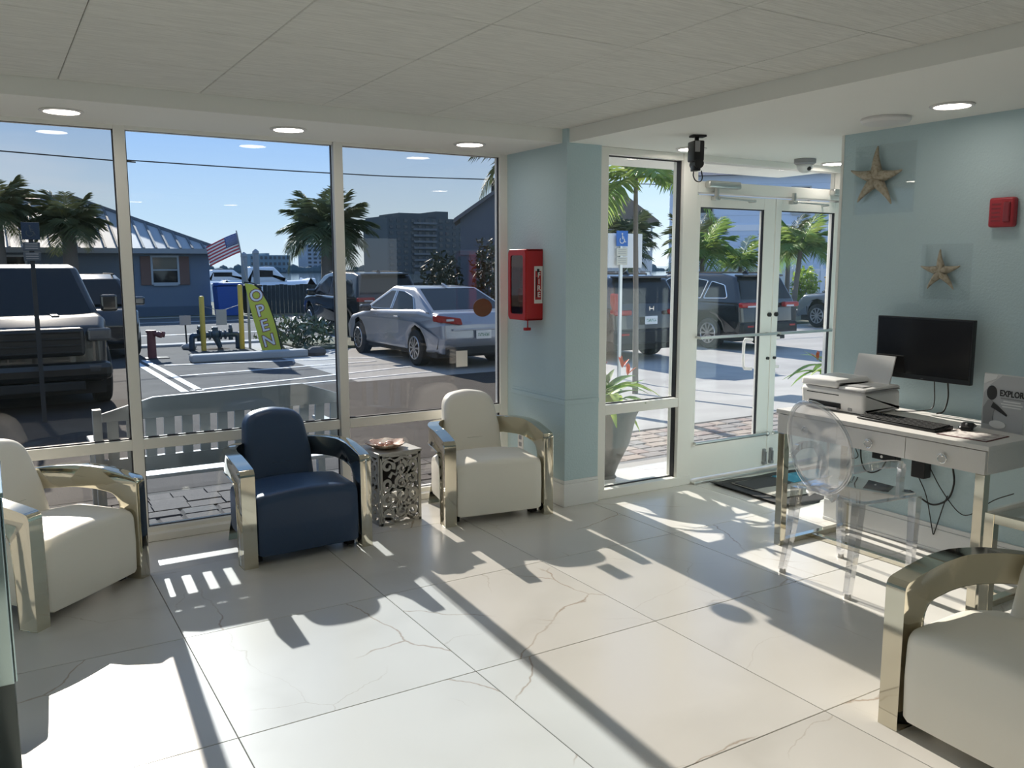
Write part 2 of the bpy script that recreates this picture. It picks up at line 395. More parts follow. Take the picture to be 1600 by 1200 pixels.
# ---------------------------------------------------------------- window wall
YF0, YF1 = 5.125, 5.20     # slim frame bars; the curb below is deeper
def bay(n, x0, x1, glassm, mull_left=True, mull_right=False):
    """one bay between mullion faces x0 and x1"""
    fr = BX((x0-.03, YW, 0), (x1+.03, YF1, .042), .003); box(fr, (x0-.03, YF0-.01, .04), (x1+.03, YF1, .066), .003)
    root = struct(new_obj('window_%d' % n, fr, M_FRAME))
    new_obj('rail', BX((x0, YF0, .523), (x1, YF1, .583), .003), M_FRAME, root)
    new_obj('head', BX((x0, YF0, ZS-.02), (x1, YF1, ZS+.02), .002), M_FRAME, root)
    if mull_left: new_obj('mullion', BX((x0-.058, YF0, 0), (x0, YF1, ZS+.01), .003), M_FRAME, root)
    if mull_right: new_obj('mullion', BX((x1, YF0, 0), (x1+.06, YF1, ZS+.01), .003), M_FRAME, root)
    for z0, z1 in ((.06, .525), (.581, ZS-.015)):
        new_obj('glass_pane', BX((x0-.004, YG-.003, z0), (x1+.004, YG+.003, z1)), glassm, root)
        g = BX((x0, YG-.02, z0), (x0+.006, YG-.004, z1)); box(g, (x1-.006, YG-.02, z0), (x1, YG-.004, z1)); box(g, (x0, YG-.02, z1-.006), (x1, YG-.004, z1))
        box(g, (x0, YG-.02, z0), (x1, YG-.004, z0+.009))
        new_obj('gasket', g, M_DARKGAP, root)
    return root
bay(1, -.516, .638, M_GL_TINT); bay(2, .696, 1.853, M_GL_CLEAR)
win3 = bay(3, 1.919, 3.036, M_GL_TINT, True, True); bay(4, -1.73, -.574, M_GL_TINT)
# entrance front: side light, double doors, transom
side = struct(new_obj('window_5', BX((3.36, YD-.008, 0), (4.206, YD+.118, .062), .004), M_FRAME))
for nm, a, b in (('post', (3.36, YD, 0), (3.436, YD+.11, ZS)), ('post', (4.075, YD, 0), (4.205, YD+.11, ZS)), ('rail', (3.436, YD+.003, .567), (4.075, YD+.107, .632)), ('head', (3.436, YD+.01, 2.25), (4.075, YD+.107, ZS))):
    new_obj(nm, BX(a, b, .004), M_FRAME, side)
for z0, z1 in ((.06, .57), (.63, 2.252)):
    new_obj('glass_pane', BX((3.434, YD+.067, z0), (4.078, YD+.073, z1)), M_GL_DOOR, side)
    g = BX((4.066, YD+.03, z0), (4.075, YD+.066, z1)); box(g, (3.436, YD+.05, z0), (4.07, YD+.066, z0+.008)); box(g, (3.436, YD+.05, z1-.009), (4.07, YD+.066, z1))
    new_obj('gasket', g, M_DARKGAP, side)
tr = struct(new_obj('window_6', BX((4.205, YD, 2.045), (5.78, YD+.11, 2.122), .004), M_FRAME))
new_obj('glass_pane', BX((4.2, YD+.067, 2.12), (5.7, YD+.073, 2.262)), M_GL_DOOR, tr)
new_obj('head', BX((4.205, YD+.01, 2.255), (5.78, YD+.11, ZS), .002), M_FRAME, tr)
new_obj('post', BX((5.70, YD, 0), (5.78, YD+.11, ZS), .003), M_FRAME, tr)
struct(new_obj('trim_3', BX((4.2, YD-.05, 0), (5.78, YD+.11, .018), .004), M_BRUSH))   # threshold
def door(n, x0, x1, g0, g1, hinge_left):
    fr = BX((x0, YD+.01, .03), (x1, YD+.055, .273), .003)
    root = struct(new_obj('door_%d' % n, fr, M_FRAME))
    for nm, a, b in (('stile', (x0, YD+.01, .27), (g0, YD+.055, 2.03)), ('stile', (g1, YD+.01, .27), (x1, YD+.055, 2.03)), ('top_rail', (g0, YD+.01, 1.948), (g1, YD+.055, 2.03))):
        new_obj(nm, BX(a, b, .003), M_FRAME, root)
    new_obj('glass_pane', BX((g0-.005, YD+.03, .268), (g1+.005, YD+.036, 1.952)), M_GL_DOOR, root)
    gs = BX((g1-.009, YD+.012, .275), (g1, YD+.029, 1.948)); box(gs, (g0, YD+.015, 1.94), (g1, YD+.029, 1.948))
    new_obj('gasket', gs, M_DARKGAP, root)
    bar = CY((g0-.03, YD-.05, 1.048), (x1-.005 if hinge_left else g1+.02, YD-.05, 1.048), .011)
    for x in (g0-.01, x1-.05): cyl(bar, (x, YD-.05, 1.048), (x, YD+.012, 1.048), .009)
    new_obj('push_bar', bar, M_BRUSH, root, 'auto')
    kb = CY((g0-.02, YD-.02, .29), (x1-.03, YD-.02, .29), .012); sph(kb, (x1-.03, YD-.02, .29), .02)
    cyl(kb, (g0, YD-.02, .29), (g0, YD+.012, .29), .008); cyl(kb, (x1-.05, YD-.02, .29), (x1-.05, YD+.012, .29), .008)
    new_obj('lower_bar', kb, M_BRUSH, root, 'auto')
    hx = g1 - .045 if hinge_left else g0 + .06
    pull = tube(bmesh.new(), [(hx+.03, YD+.06, 1.0)] + curve([(hx, YD+.11, 1.0), (hx, YD+.12, .95), (hx, YD+.12, .83), (hx, YD+.11, .78)], 12) + [(hx+.03, YD+.06, .78)], .011)
    new_obj('pull_handle', pull, M_WPLAST, root, True)
    cl = BX((x0+.05 if hinge_left else x0+.56, YD-.055, 2.075), (x0+.36 if hinge_left else x0+.70, YD-.002, 2.125), .014, 3)
    co = new_obj('door_closer', cl, M_BRUSH, root, 'auto')
    arm = CY((x0+.14, YD-.03, 2.075), (x0+.14, YD-.03, 2.02), .016); box(arm, (x0+.115, YD-.045, 1.995), (x0+.165, YD-.0, 2.02), .004)
    cyl(arm, (x0+.14, YD-.06, 2.008), (x0+.5, YD-.05, 2.0), .007); cyl(arm, (x0+.5, YD-.05, 2.0), (x0+.5, YD+.01, 2.0), .01)
    new_obj('closer_arm', arm, M_BRUSH, co, 'auto')
    sx_ = x1-.03 if hinge_left else x0+.035
    new_obj('lock_cylinder', CY((sx_, YD-.006, 1.186), (sx_, YD+.012, 1.186), .016), M_BLACK, root, 'auto')
    new_obj('lock_cylinder', CY((sx_, YD-.006, .86), (sx_, YD+.012, .86), .011), M_BLACK, root, 'auto')
    bo = BX((sx_-.012, YD-.012, .055), (sx_+.012, YD+.012, .17), .005); cyl(bo, (sx_, YD-.02, .15), (sx_, YD-.02, .075), .006); box(bo, (sx_-.016, YD-.02, .05), (sx_+.016, YD+.01, .075), .004)
    new_obj('foot_bolt', bo, M_GPLAST, root)
    return root
lw7 = struct(new_obj('window_7', BX((7.51, -2.7, .12), (7.58, .3, .17), .003), M_FRAME))  # unseen window, added to let in daylight and brighten the room
for y in (-2.7, -1.72, -.74, .25): new_obj('mullion', BX((7.51, y, .17), (7.58, y+.05, 2.2), .003), M_FRAME, lw7)  # mullions of the added unseen window
new_obj('glass_pane', BX((7.542, -2.69, .16), (7.548, .29, 2.19)), M_GL_DOOR, lw7)  # glass of the added unseen window
door(1, 4.21, 4.985, 4.243, 4.868, True); door(2, 4.992, 5.695, 5.052, 5.645, False)

# recessed ceiling lights
def downlight(x, y, label, z=ZS):
    t = thing('recessed_light', label, 'ceiling light', (x, y, z), 0, 'recessed ceiling lights')
    new_obj('trim_ring', lathe([(.078, -.001), (.098, -.001), (.1, -.006), (.092, -.011), (.08, -.009)], 28, caps=False), M_WPLAST, t, 'auto')
    new_obj('diffuser', CY((0, 0, -.002), (0, 0, -.007), .08, seg=28), M_LAMP, t, 'auto')
for x, y, lb in ((.375, 4.80, 'round recessed ceiling light above the left window, leftmost of three'), (1.485, 4.79, 'round recessed ceiling light above the middle window'),
                 (2.62, 4.79, 'round recessed ceiling light above the right window beside the blue column'), (3.945, 2.48, 'round recessed ceiling light near the blue wall above the desk'),
                 (3.947, 4.243, 'round recessed ceiling light half hidden behind the black ceiling camera'), (5.422, 4.30, 'round recessed ceiling light in the vestibule above the right door leaf')):
    downlight(x, y, lb)
for i, x in enumerate((.51, 1.56, 2.64)): downlight(x, -.62, 'round recessed ceiling light behind the viewer, %s of the rear row' % ('left', 'middle', 'right')[i])
# ================================================================ ARMCHAIRS
FR_OUT = fillet([(0, 0), (0, .515, .04), (.10, .538), (.20, .556, .2), (.32, .563), (.45, .563, .3), (.54, .556), (.635, .540, .08), (.655, .35, .2), (.60, 0), (.55, 0),
                 (.60, .30, .15), (.585, .435, .06), (.48, .45), (.36, .452, .2), (.24, .446), (.112, .43, .075), (.098, .2), (.096, 0)], 7)
ARM_PARTS = []
def armchair(leather, label, x, y, rz):
    t = thing('armchair', label, 'armchair', (x, y, 0), rz, 'chrome framed club armchairs')
    for s in (-1, 1):
        bm = pillow(FR_OUT, .292*s, .357*s, .004, 'x', 2)
        for q in range(14):
            bmesh.ops.bisect_plane(bm, geom=bm.verts[:] + bm.edges[:] + bm.faces[:], plane_co=(0, .26 + q*.03, 0), plane_no=(0, 1, 0))
        for v in bm.verts:      # the arm wraps inwards behind the backrest
            q = max(0, v.co.y - .26); v.co.x -= s*1.55*q*q*(.58 + .85*v.co.z)
        new_obj('arm_frame', bm, M_CHROME, t, 'auto')
    # seat block: profile (y, z), crowned across the width
    prof = fillet([(.006, .047, .010), (.0, .20, .3), (.006, .362, .05), (.30, .374, .2), (.50, .33, .04), (.50, .08, .03)], 6)
    bm = bmesh.new(); W = .284; N = 14; rings = []
    for i in range(N + 1):
        u = -1 + 2*i/N; u = math.sin(u*PI/2); xx = u*W
        e = max(0, abs(u) - .9)/.1; sh = .022*(1 - math.sqrt(max(0, 1 - e*e)))
        cr = .024*(1 - u*u)
        rings.append([bm.verts.new((xx, p.x + (sh if p.x < .2 else -sh) - .006*(1-u*u)*(1 if p.x < .03 else 0), p.y + (cr - sh if p.y > .3 else (sh if p.y < .1 else 0)))) for p in prof])
    for a, b in zip(rings, rings[1:]):
        for k in range(len(prof)):
            j = (k+1) % len(prof); bm.faces.new((a[k], a[j], b[j], b[k]))
    bm.faces.new(rings[0]); bm.faces.new(rings[-1]); bmesh.ops.recalc_face_normals(bm, faces=bm.faces[:])
    new_obj('seat', bm, leather, t, 'auto')
    out = fillet([(-.19, .26, .03), (-.192, .50, .12), (-.165, .712, .11), (0, .738, .3), (.165, .712, .11), (.192, .50, .12), (.19, .26, .03)], 7)
    bm = pillow(out, 0, .13, .045, 'y', 5, dome=.012)
    for v in bm.verts:      # lean back and wrap the sides forward
        v.co.y += .385 + (v.co.z - .26)*.30 - .35*v.co.x**2
    new_obj('backrest', bm, leather, t, 'auto')
    for sx in (-1, 1):
        new_obj('foot', BX((sx*.262-.024, .085, 0), (sx*.262+.024, .14, .058), .004), M_BLACKM, t); new_obj('foot', BX((sx*.12-.02, .40, 0), (sx*.12+.02, .44, .085), .004), M_BLACKM, t)
    bm = BX((-.235, .585, .19), (.235, .60, .25), .003)
    new_obj('rear_crossbar', bm, M_CHROME, t)
    bm = BX((-.25, .10, .06), (.25, .48, .09)); new_obj('seat_base', bm, M_BLACKM, t)
    return t
armchair(M_WLEATH, 'cream leather armchair with chrome arms at the left edge, facing right', .345, 4.262, math.radians(43))
armchair(M_BLEATH, 'navy blue leather armchair with chrome arms below the middle window', 1.388, 4.335, math.radians(2.7))
armchair(M_WLEATH, 'cream leather armchair with chrome arms standing beside the blue column', 2.592, 4.375, math.radians(-7.5))
armchair(M_WLEATH, 'cream leather armchair with chrome arms in the right foreground, cut by the picture edge', 2.485, 1.33, math.radians(-92))

# ================================================================ SIDE TABLE of silver filigree, with a shell dish
t = thing('side_table', 'square silver side table of pierced scrollwork between the blue and the cream armchair', 'side table', (2.045, 4.80, 0), math.radians(4))
def scroll_panel():
    bm = bmesh.new(); W, H = .135, .43
    for a, b in (((-W, 0), (-W+.014, H)), ((W-.014, 0), (W, H)), ((-W, 0), (W, .016)), ((-W, H-.016), (W, H))):
        box(bm, (a[0], -.004, a[1]), (b[0], .004, b[1]))
    def ribbon(pts, wd):
        n = len(pts); L = []
        for i, p in enumerate(pts):
            a = pts[max(i-1, 0)]; b = pts[min(i+1, n-1)]; tx, tz = b[0]-a[0], b[1]-a[1]; q = math.hypot(tx, tz) or 1
            k = wd*(1 - .45*i/n); nx, nz = -tz/q*k, tx/q*k
            L.append([bm.verts.new((p[0]+nx, -.004, p[1]+nz)), bm.verts.new((p[0]-nx, -.004, p[1]-nz)), bm.verts.new((p[0]-nx, .004, p[1]-nz)), bm.verts.new((p[0]+nx, .004, p[1]+nz))])
        for a, b in zip(L, L[1:]):
            for k in range(4): j = (k+1) % 4; bm.faces.new((a[k], a[j], b[j], b[k]))
        bm.faces.new(L[0]); bm.faces.new(L[-1])
    def spiral(cx, cz, r0, a0, dirn, turns=1.15):
        pts = []
        for i in range(22):
            s = i/21; rr_ = r0*(1 - .72*s); a = a0 + dirn*2*PI*turns*s
            pts.append((cx + rr_*math.cos(a), cz + rr_*math.sin(a)))
        ribbon(pts, .0125)
    k = 0
    for cz in (.07, .165, .26, .355):
        for cx in (-.085, .0, .085):
            spiral(cx + .007*math.sin(k*2.1), cz + .014*math.sin(k*1.7), .042, PI*(.25 + k*.62), 1 if k % 2 else -1); k += 1
    for cz in (.118, .215, .31): 
        for cx in (-.045, .045): ribbon([(cx - .03, cz - .02), (cx - .012, cz + .008), (cx + .012, cz - .006), (cx + .03, cz + .02)], .010)
    for cz in (.03, .40): ribbon([(-W + .01 + .25*q/12, cz + .012*math.sin(q*1.1)) for q in range(13)], .011)
    bmesh.ops.recalc_face_normals(bm, faces=bm.faces[:])
    return bm
pn = new_obj('scroll_panel', scroll_panel(), M_FILIG, t, loc=(0, -.14, 0))
for lo, rz in (((0, .14, 0), PI), ((-.14, 0, 0), -PI/2), ((.14, 0, 0), PI/2)): inst('scroll_panel', pn.data, t, lo, (0, 0, rz))
new_obj('added_dark_sheet', BX((-.125, .118, .16), (.125, .124, .42)), mat('dark_sheet', (.03, .027, .025), .8), t)  # dark sheet added so the scrollwork holes look dark from the front
bm = BX((-.148, -.148, .43), (.148, .148, .445), .003); new_obj('table_top', bm, M_FILIG, t)
M_SHELL = mat('banded_agate', (.42, .22, .14), .3, noise=(26, (.75, .66, .55), .40, .62))
t = thing('agate_dish', 'small brown and cream banded stone dish lying on the silver scrollwork side table', 'dish', (2.02, 4.79, .4455))
bm = lathe([(.04, 0), (.075, .006), (.112, .028), (.12, .036), (.113, .036), (.072, .015), (.01, .012)], 26)
for v in bm.verts: v.co.x *= 1 + .12*math.sin(5*math.atan2(v.co.y, v.co.x)); v.co.z += .004*math.sin(7*math.atan2(v.co.y, v.co.x))*(v.co.xy.length/.12)
new_obj('bowl', bm, M_SHELL, t, True)
new_obj('pebble_filling', sph(sph(sph(bmesh.new(), (.03, .02, .024), .022, 10, 6, (1.3, 1, .6)), (-.03, .0, .024), .02, 10, 6, (1, 1.4, .6)), (.0, -.04, .026), .018, 10, 6, (1.2, 1, .7)), mat('pink_pebble', (.6, .36, .30), .4), t, True)

# ================================================================ DESK and what stands on it
t = thing('desk', 'white three-drawer desk on polished steel legs against the blue wall', 'desk', (3.99, 2.62, 0))
def dk(a, b): return ((a[0]-3.99, a[1]-2.62, a[2]), (b[0]-3.99, b[1]-2.62, b[2]))
new_obj('carcass', BX(*dk((3.685, 2.04, .636), (4.26, 3.20, .744)), .002), M_DESK, t)
new_obj('desk_top', BX(*dk((3.665, 2.03, .746), (4.265, 3.21, .768)), .002), M_DESK, t)
for i in range(3):
    y0 = 2.042 + i*.386
    dr = new_obj('drawer', BX(*dk((3.668, y0+.0015, .638), (3.686, y0+.3845, .742)), .0012), M_DESK, t)
    yc = y0 + .193 - 2.62
    kb = sph(bmesh.new(), (-.330, yc, .692), .009, 10, 6); cyl(kb, (-.322, yc, .692), (-.334, yc, .692), .005)
    tube(kb, [(-.333, yc + .021*math.sin(2*PI*k/18), .678 + .021*math.cos(2*PI*k/18)) for k in range(18)], .0035, 6, True)
    new_obj('ring_pull', kb, M_CHROME2, dr, True)
for (xx, yy) in ((3.695, 2.065), (3.695, 3.175), (4.235, 2.065), (4.235, 3.175)):
    new_obj('leg', BX(*dk((xx-.022, yy-.022, 0), (xx+.022, yy+.022, .636)), .002), M_CHROME, t)
for yy in (2.065, 3.175): new_obj('floor_bar', BX(*dk((3.717, yy-.02, .0), (4.213, yy+.02, .03)), .002), M_CHROME, t)
new_obj('stretcher', BX(*dk((3.94, 2.085, .0), (3.975, 3.155, .026)), .002), M_CHROME, t)

# printer
t = thing('printer', 'white inkjet printer on the left end of the white desk', 'printer', (3.87, 3.01, .768))
# local: front faces -x, width along y
prof = fillet([(0, .004, .006), (-.012, .105, .02), (0, .122, .01), (.30, .122, .03), (.31, .004, .01)], 4)
bm = pillow(prof, -.205, .205, .022, 'y', 4); new_obj('body', bm, M_WPLAST, t, 'auto')
bm = pillow(fillet([(-.012, .126, .01), (-.008, .168, .015), (.28, .172, .02), (.29, .126, .01)], 4), -.04, .206, .02, 'y', 4); new_obj('scanner_lid', bm, M_WPLAST, t, 'auto')
bm = pillow(fillet([(-.014, .126, .008), (-.004, .139, .01), (.28, .146, .02), (.29, .126, .01)], 4), -.21, -.042, .012, 'y', 3); o = new_obj('control_panel', bm, M_WPLAST, t, 'auto')
new_obj('screen', BX((.02, -.17, .139), (.10, -.06, .1455), .001), mat('grey_display', (.38, .38, .38), .3), o)
new_obj('panel_edge', BX((-.016, -.212, .1225), (.28, -.044, .127)), M_GPLAST, o)
new_obj('seam_slot', BX((-.011, -.05, .088), (.01, .16, .093)), M_BLACKM, t)
o = new_obj('output_slot', BX((-.008, -.06, .018), (.05, .145, .046)), M_BLACKM, t)
bm = BX((-.030, -.055, .014), (.03, .14, .022), .002); new_obj('paper_tray', bm, M_GPLAST, o)
new_obj('power_button', BX((-.006, -.13, .014), (.004, -.105, .03), .003), M_GPLAST, t)
bm = BX((-.004, -.115, 0), (.004, .115, .20)); bmesh.ops.rotate(bm, cent=(0, 0, 0), matrix=Matrix.Rotation(.28, 3, 'Y'), verts=bm.verts); bmesh.ops.translate(bm, vec=(.235, -.055, .10), verts=bm.verts)
new_obj('feed_tray', bm, M_WPLAST, t)

# monitor on the wall
t = thing('monitor', 'black flat screen monitor mounted on the blue wall above the desk', 'monitor', (4.20, 2.716, 0))
bz0, bz1 = .945, 1.275
bm = BX((-.005, -.272, bz0), (.024, .272, bz1), .004)
new_obj('bezel', bm, M_BLACK, t)
new_obj('screen', BX((-.0068, -.262, bz0+.026), (-.004, .262, bz1-.009)), mat('dark_screen', (.006, .006, .007), .12), t)
text('maker_mark', '......', .012, mat('grey_print', (.35, .35, .36), .5), t, (-.0055, -.01, bz0+.012), WEST, .0004)
new_obj('wall_bracket', BX((.024, -.06, 1.05), (.12, .06, 1.17), .004), M_BLACKM, t)
# keyboard
t = thing('keyboard', 'long black keyboard lying on the white desk in front of the monitor', 'keyboard', (3.83, 2.555, .768), math.radians(-3))
new_obj('case', pillow(fillet([(-.068, .002, .003), (-.068, .012, .004), (.07, .022, .004), (.07, .002, .003)], 3), -.222, .222, .004, 'y', 2), M_BLACK, t, 'auto')
bm = bmesh.new()
for rI in range(6):
    nk = 21
    for k in range(nk):
        if rI == 0 and 6 <= k <= 10: continue
        yy = .212 - (k+.5)*.424/nk; xx = -.055 + rI*.0215; zz = .0135 + (xx+.068)*.072
        box(bm, (xx-.0085, yy-.0088, zz), (xx+.0085, yy+.0088, zz+.004))
box(bm, (-.0635, -.03, .0135), (-.0465, .085, .0178))
stuff(new_obj('keys', bm, M_BLACKM, t))
# mouse, pad
t = thing('mouse_pad', 'thin dark-rimmed mouse pad with a pale print on the right end of the desk', 'mouse pad', (3.845, 2.21, .768), math.radians(4))
new_obj('pad', BX((-.105, -.115, 0), (.105, .115, .003), .001, 1), mat('dark_red_rim', (.10, .03, .03), .8), t)
new_obj('print', BX((-.097, -.107, .003), (.097, .107, .0036)), mat('pale_print', (.62, .58, .55), .7, noise=(30, (.35, .30, .30), .5, .62)), t)
t = thing('computer_mouse', 'small black computer mouse beside the keyboard on the white desk', 'mouse', (3.955, 2.30, .7720), math.radians(20))
new_obj('shell', pillow(fillet([(-.058, .001, .01), (-.05, .02, .02), (.0, .036, .05), (.052, .022, .02), (.056, .001, .01)], 5), -.031, .031, .016, 'y', 4), M_BLACK, t, 'auto')
new_obj('wheel', CY((-.034, -.004, .0275), (-.034, .004, .0275), .008), M_GPLAST, t, 'auto')
# brochure stand
t = thing('brochure_stand', 'upright printed brochure headed EXPLORE on the right end of the desk', 'brochure', (4.06, 2.195, .768), math.radians(-5)); t.scale = (1, .70, .87)
M_BRO = mat('brochure_paper', (.62, .62, .62), .6)
new_obj('panel', BX((-.003, -.15, 0), (.003, .15, .31)), M_BRO, t)
g1 = mat('print_dark', (.03, .03, .03), .7); g2 = mat('print_mid', (.28, .28, .28), .7); g3 = mat('print_light', (.75, .75, .74), .7); g4 = mat('print_grey', (.45, .46, .47), .7)
def flat(name, pts, mt, x=-.0035, th=.0008):
    return new_obj(name, pillow([(p[0], p[1]) for p in pts], x-th, x, 0, 'x'), mt, t)
flat('photo_field', [(.145, .004), (.145, .20), (.10, .25), (.02, .305), (-.145, .305), (-.145, .004)], g4)
flat('title_band', [(.147, .25), (.147, .306), (.05, .306), (.06, .285)], g3, -.0045)
ell = lambda cy, cz, ry, rz_, n=18: [(cy + ry*math.cos(2*PI*k/n), cz + rz_*math.sin(2*PI*k/n)) for k in range(n)]
flat('figure_hair', ell(.085, .205, .037, .04), g1, -.0050)
flat('figure_shirt', [(.135, .03), (.14, .12), (.11, .165), (.08, .165), (.055, .13), (.07, .07), (.05, .03)], g2, -.0056)
flat('figure_arm', [(.085, .125), (.05, .115), (-.03, .085), (-.035, .095), (.03, .135), (.07, .155)], g1, -.0062)
flat('stone', ell(.03, .035, .06, .022), g3, -.0062)
text('heading', 'EXPLORE', .046, g1, t, (-.0062, -.066, .208), WEST, .0005, .0012)
for k, (wd, z) in enumerate(((.16, .178), (.12, .163), (.15, .148), (.13, .134))):
    flat('print_line', [(-.06 + wd/2, z), (-.06 + wd/2, z+.007), (-.06 - wd/2, z+.007), (-.06 - wd/2, z)], g3 if k else g2, -.0050)
bm = BX((.0, -.06, 0), (.075, .06, .004)); new_obj('easel', bm, M_BRO, t)

# ================================================================ CLEAR CHAIR
t = thing('clear_armchair', 'transparent plastic armchair with an oval back at the white desk', 'chair', (3.60, 2.655, 0), 0)
# local: front faces -y... the chair looks towards the desk, so local +y is its back after the turn below
t.rotation_euler.z = math.radians(88)
def sq(bm, pts, wd, dp=None):
    """square-section bar"""
    dp = dp or wd; pts = [Vector(p) for p in pts]; rg = []
    for i, p in enumerate(pts):
        a = pts[max(i-1, 0)]; b = pts[min(i+1, len(pts)-1)]; tdir = (b-a).normalized(); ref = Vector((0, 1, 0)) if abs(tdir.y) < .8 else Vector((0, 0, 1))
        s = tdir.cross(ref).normalized(); u = s.cross(tdir).normalized()
        w_ = wd[i] if isinstance(wd, list) else wd; d_ = dp[i] if isinstance(dp, list) else dp
        rg.append([bm.verts.new(p + s*w_*sa + u*d_*sb) for sa, sb in ((-1, -1), (1, -1), (1, 1), (-1, 1))])
    for a, b in zip(rg, rg[1:]):
        for k in range(4): j = (k+1) % 4; bm.faces.new((a[k], a[j], b[j], b[k]))
    bm.faces.new(rg[0]); bm.faces.new(rg[-1]); bmesh.ops.recalc_face_normals(bm, faces=bm.faces[:]); return bm
# local frame: -y is the front, +y the back; after the 88 degree turn the front looks along +x
def PT(x, y, z): return (x, y, z)
seat = pillow(fillet([(-.20, .19, .05), (.20, .19, .05), (.235, -.21, .06), (-.235, -.21, .06)], 5), .435, .455, .006, 'z', 2)
new_obj('seat', seat, M_GHOST, t, 'auto')
for s in (-1, 1):
    bm = sq(bmesh.new(), [(s*.215, -.19, .44), (s*.212, -.192, .22), (s*.205, -.195, .012)], [.022, .018, .014], [.022, .018, .014]); o = new_obj('leg', bm, M_GHOST, t)
    new_obj('foot_cap', CY((s*.205, -.195, 0), (s*.205, -.195, .022), .019, .016, 10), mat('clear_foot', (.60, .58, .55), .4), o, 'auto')
    pts = curve([(s*.185, .18, .44), (s*.19, .205, .22), (s*.20, .245, .012)], 8); n = len(pts)
    bm = sq(bmesh.new(), pts, [.022 - .008*i/n for i in range(n)]); o = new_obj('leg', bm, M_GHOST, t)
    new_obj('foot_cap', CY((s*.20, .245, 0), (s*.20, .245, .022), .019, .016, 10), MATS['clear_foot'], o, 'auto')
    pts = curve([(s*.185, .235, .61), (s*.235, .13, .632), (s*.255, .03, .63), (s*.25, -.025, .612), (s*.228, -.05, .54), (s*.222, -.06, .455)], 22)
    new_obj('armrest', sq(bmesh.new(), pts, .011, .017), M_GHOST, t, 'auto')
# oval back: thin medallion with a thick rim, standing on two curved stays
oval = [(.185*math.cos(2*PI*k/40), .685 + .225*math.sin(2*PI*k/40)) for k in range(40)]
bm = pillow(oval, -.004, .004, .002, 'y', 1)
for v in bm.verts: v.co.y += .225 + (v.co.z - .45)*.22 - .9*v.co.x**2
o = new_obj('back_panel', bm, M_GHOST, t, 'auto')
bm = tube(bmesh.new(), [(x, .225 + (z-.45)*.22 - .9*x*x, z) for x, z in oval], .011, 8, True)
new_obj('back_rim', bm, M_GHOST, o, True)
new_obj('back_base', sq(bmesh.new(), [(-.07, .20, .445), (-.05, .222, .475), (0, .225, .48), (.05, .222, .475), (.07, .20, .445)], .012, .03), M_GHOST, t, 'auto')

# ================================================================ chrome framed table beside the desk, cabinet at the left edge
t = thing('chrome_side_table', 'polished square-tube steel frame at the right edge, between the desk end and the near armchair', 'table', (3.62, 1.715, 0))
for a in (-.165, .165):
    for b in (-.165, .165): new_obj('leg', BX((a-.02, b-.02, 0), (a+.02, b+.02, .545), .002), M_CHROME, t)
for b in (-.165, .165): new_obj('top_rail', BX((-.145, b-.02, .505), (.145, b+.02, .545), .002), M_CHROME, t)
for a in (-.165, .165): new_obj('top_rail', BX((a-.02, -.145, .505), (a+.02, .145, .545), .002), M_CHROME, t)
new_obj('glass_top', BX((-.185, -.185, .5455), (.185, .185, .5535), .002), M_ACRYL, t)
t = thing('mirrored_cabinet', 'mirrored teal glass cabinet at the left picture edge, in front of the cream armchair', 'cabinet', (-.215, 2.86, 0))
new_obj('carcass', BX((-.22, -.22, .03), (.205, .22, .93), .003), mat('dark_mirror', (.10, .12, .12), .12, .6), t)
new_obj('plinth', BX((-.21, -.21, 0), (.195, .21, .03)), M_BLACKM, t)
for k in range(4):
    x0 = -.215 + k*.105
    new_obj('mirror_strip', BX((x0+.002, -.226, .40), (x0+.103, -.2205, .925), .002), M_TEAL, t)
new_obj('side_panel', BX((.2055, -.215, .40), (.211, .215, .925), .002), M_TEAL, t)
new_obj('glass_top', BX((-.225, -.23, .931), (.214, .23, .945), .002), M_TEAL, t)

# ================================================================ FIRE CABINET on the column
t = thing('fire_extinguisher_cabinet', 'red fire extinguisher cabinet lettered FIRE on the blue column', 'fire cabinet', (3.032, 4.79, 0))
XF, XB = -.064, .064
bm = bmesh.new()
for a, b in (((XF, .092, 1.195), (XB, .11, 1.655)), ((XF, -.11, 1.195), (XB, -.092, 1.655)), ((XF, -.11, 1.637), (XB, .11, 1.655)), ((XF, -.11, 1.195), (XB, .11, 1.213)), ((XB-.01, -.1, 1.2), (XB, .1, 1.65))): box(bm, a, b, .007, 3)
new_obj('shell', bm, M_RED, t, 'auto')
rim = fillet([(-.105, 1.20, .03), (.105, 1.20, .03), (.105, 1.65, .03), (-.105, 1.65, .03)], 4); inner = fillet([(-.078, 1.235, .02), (.078, 1.235, .02), (.078, 1.615, .02), (-.078, 1.615, .02)], 4)
bm = bmesh.new(); L = []
for xx, ol in ((XF-.008, rim), (XF-.008, inner), (XF+.004, inner), (XF+.004, rim)): L.append([bm.verts.new((xx, p.x, p.y)) for p in ol])
for q in range(4):
    a, b = L[q], L[(q+1) % 4]
    for k in range(len(a)): j = (k+1) % len(a); bm.faces.new((a[k], a[j], b[j], b[k]))
bmesh.ops.recalc_face_normals(bm, faces=bm.faces[:]); o = new_obj('door_rim', bm, M_RED, t)
new_obj('window', BX((XF-.003, -.08, 1.232), (XF-.001, .08, 1.618)), glass('dark_red_window', (.55, .30, .30), .05), o)
lb = new_obj('label_plate', BX((-.006, -.1125, 1.305), (.058, -.1102, 1.545), .001, 1), M_PAPER, t)
new_obj('label_field', BX((.001, -.1135, 1.33), (.047, -.1124, 1.515)), mat('label_red', (.50, .04, .04), .5), lb)
for k, ch in enumerate('FIRE'): text('letter', ch, .047, M_PAPER, lb, (.029, -.1142, 1.487 - k*.042), FRONT, .0004, .001)
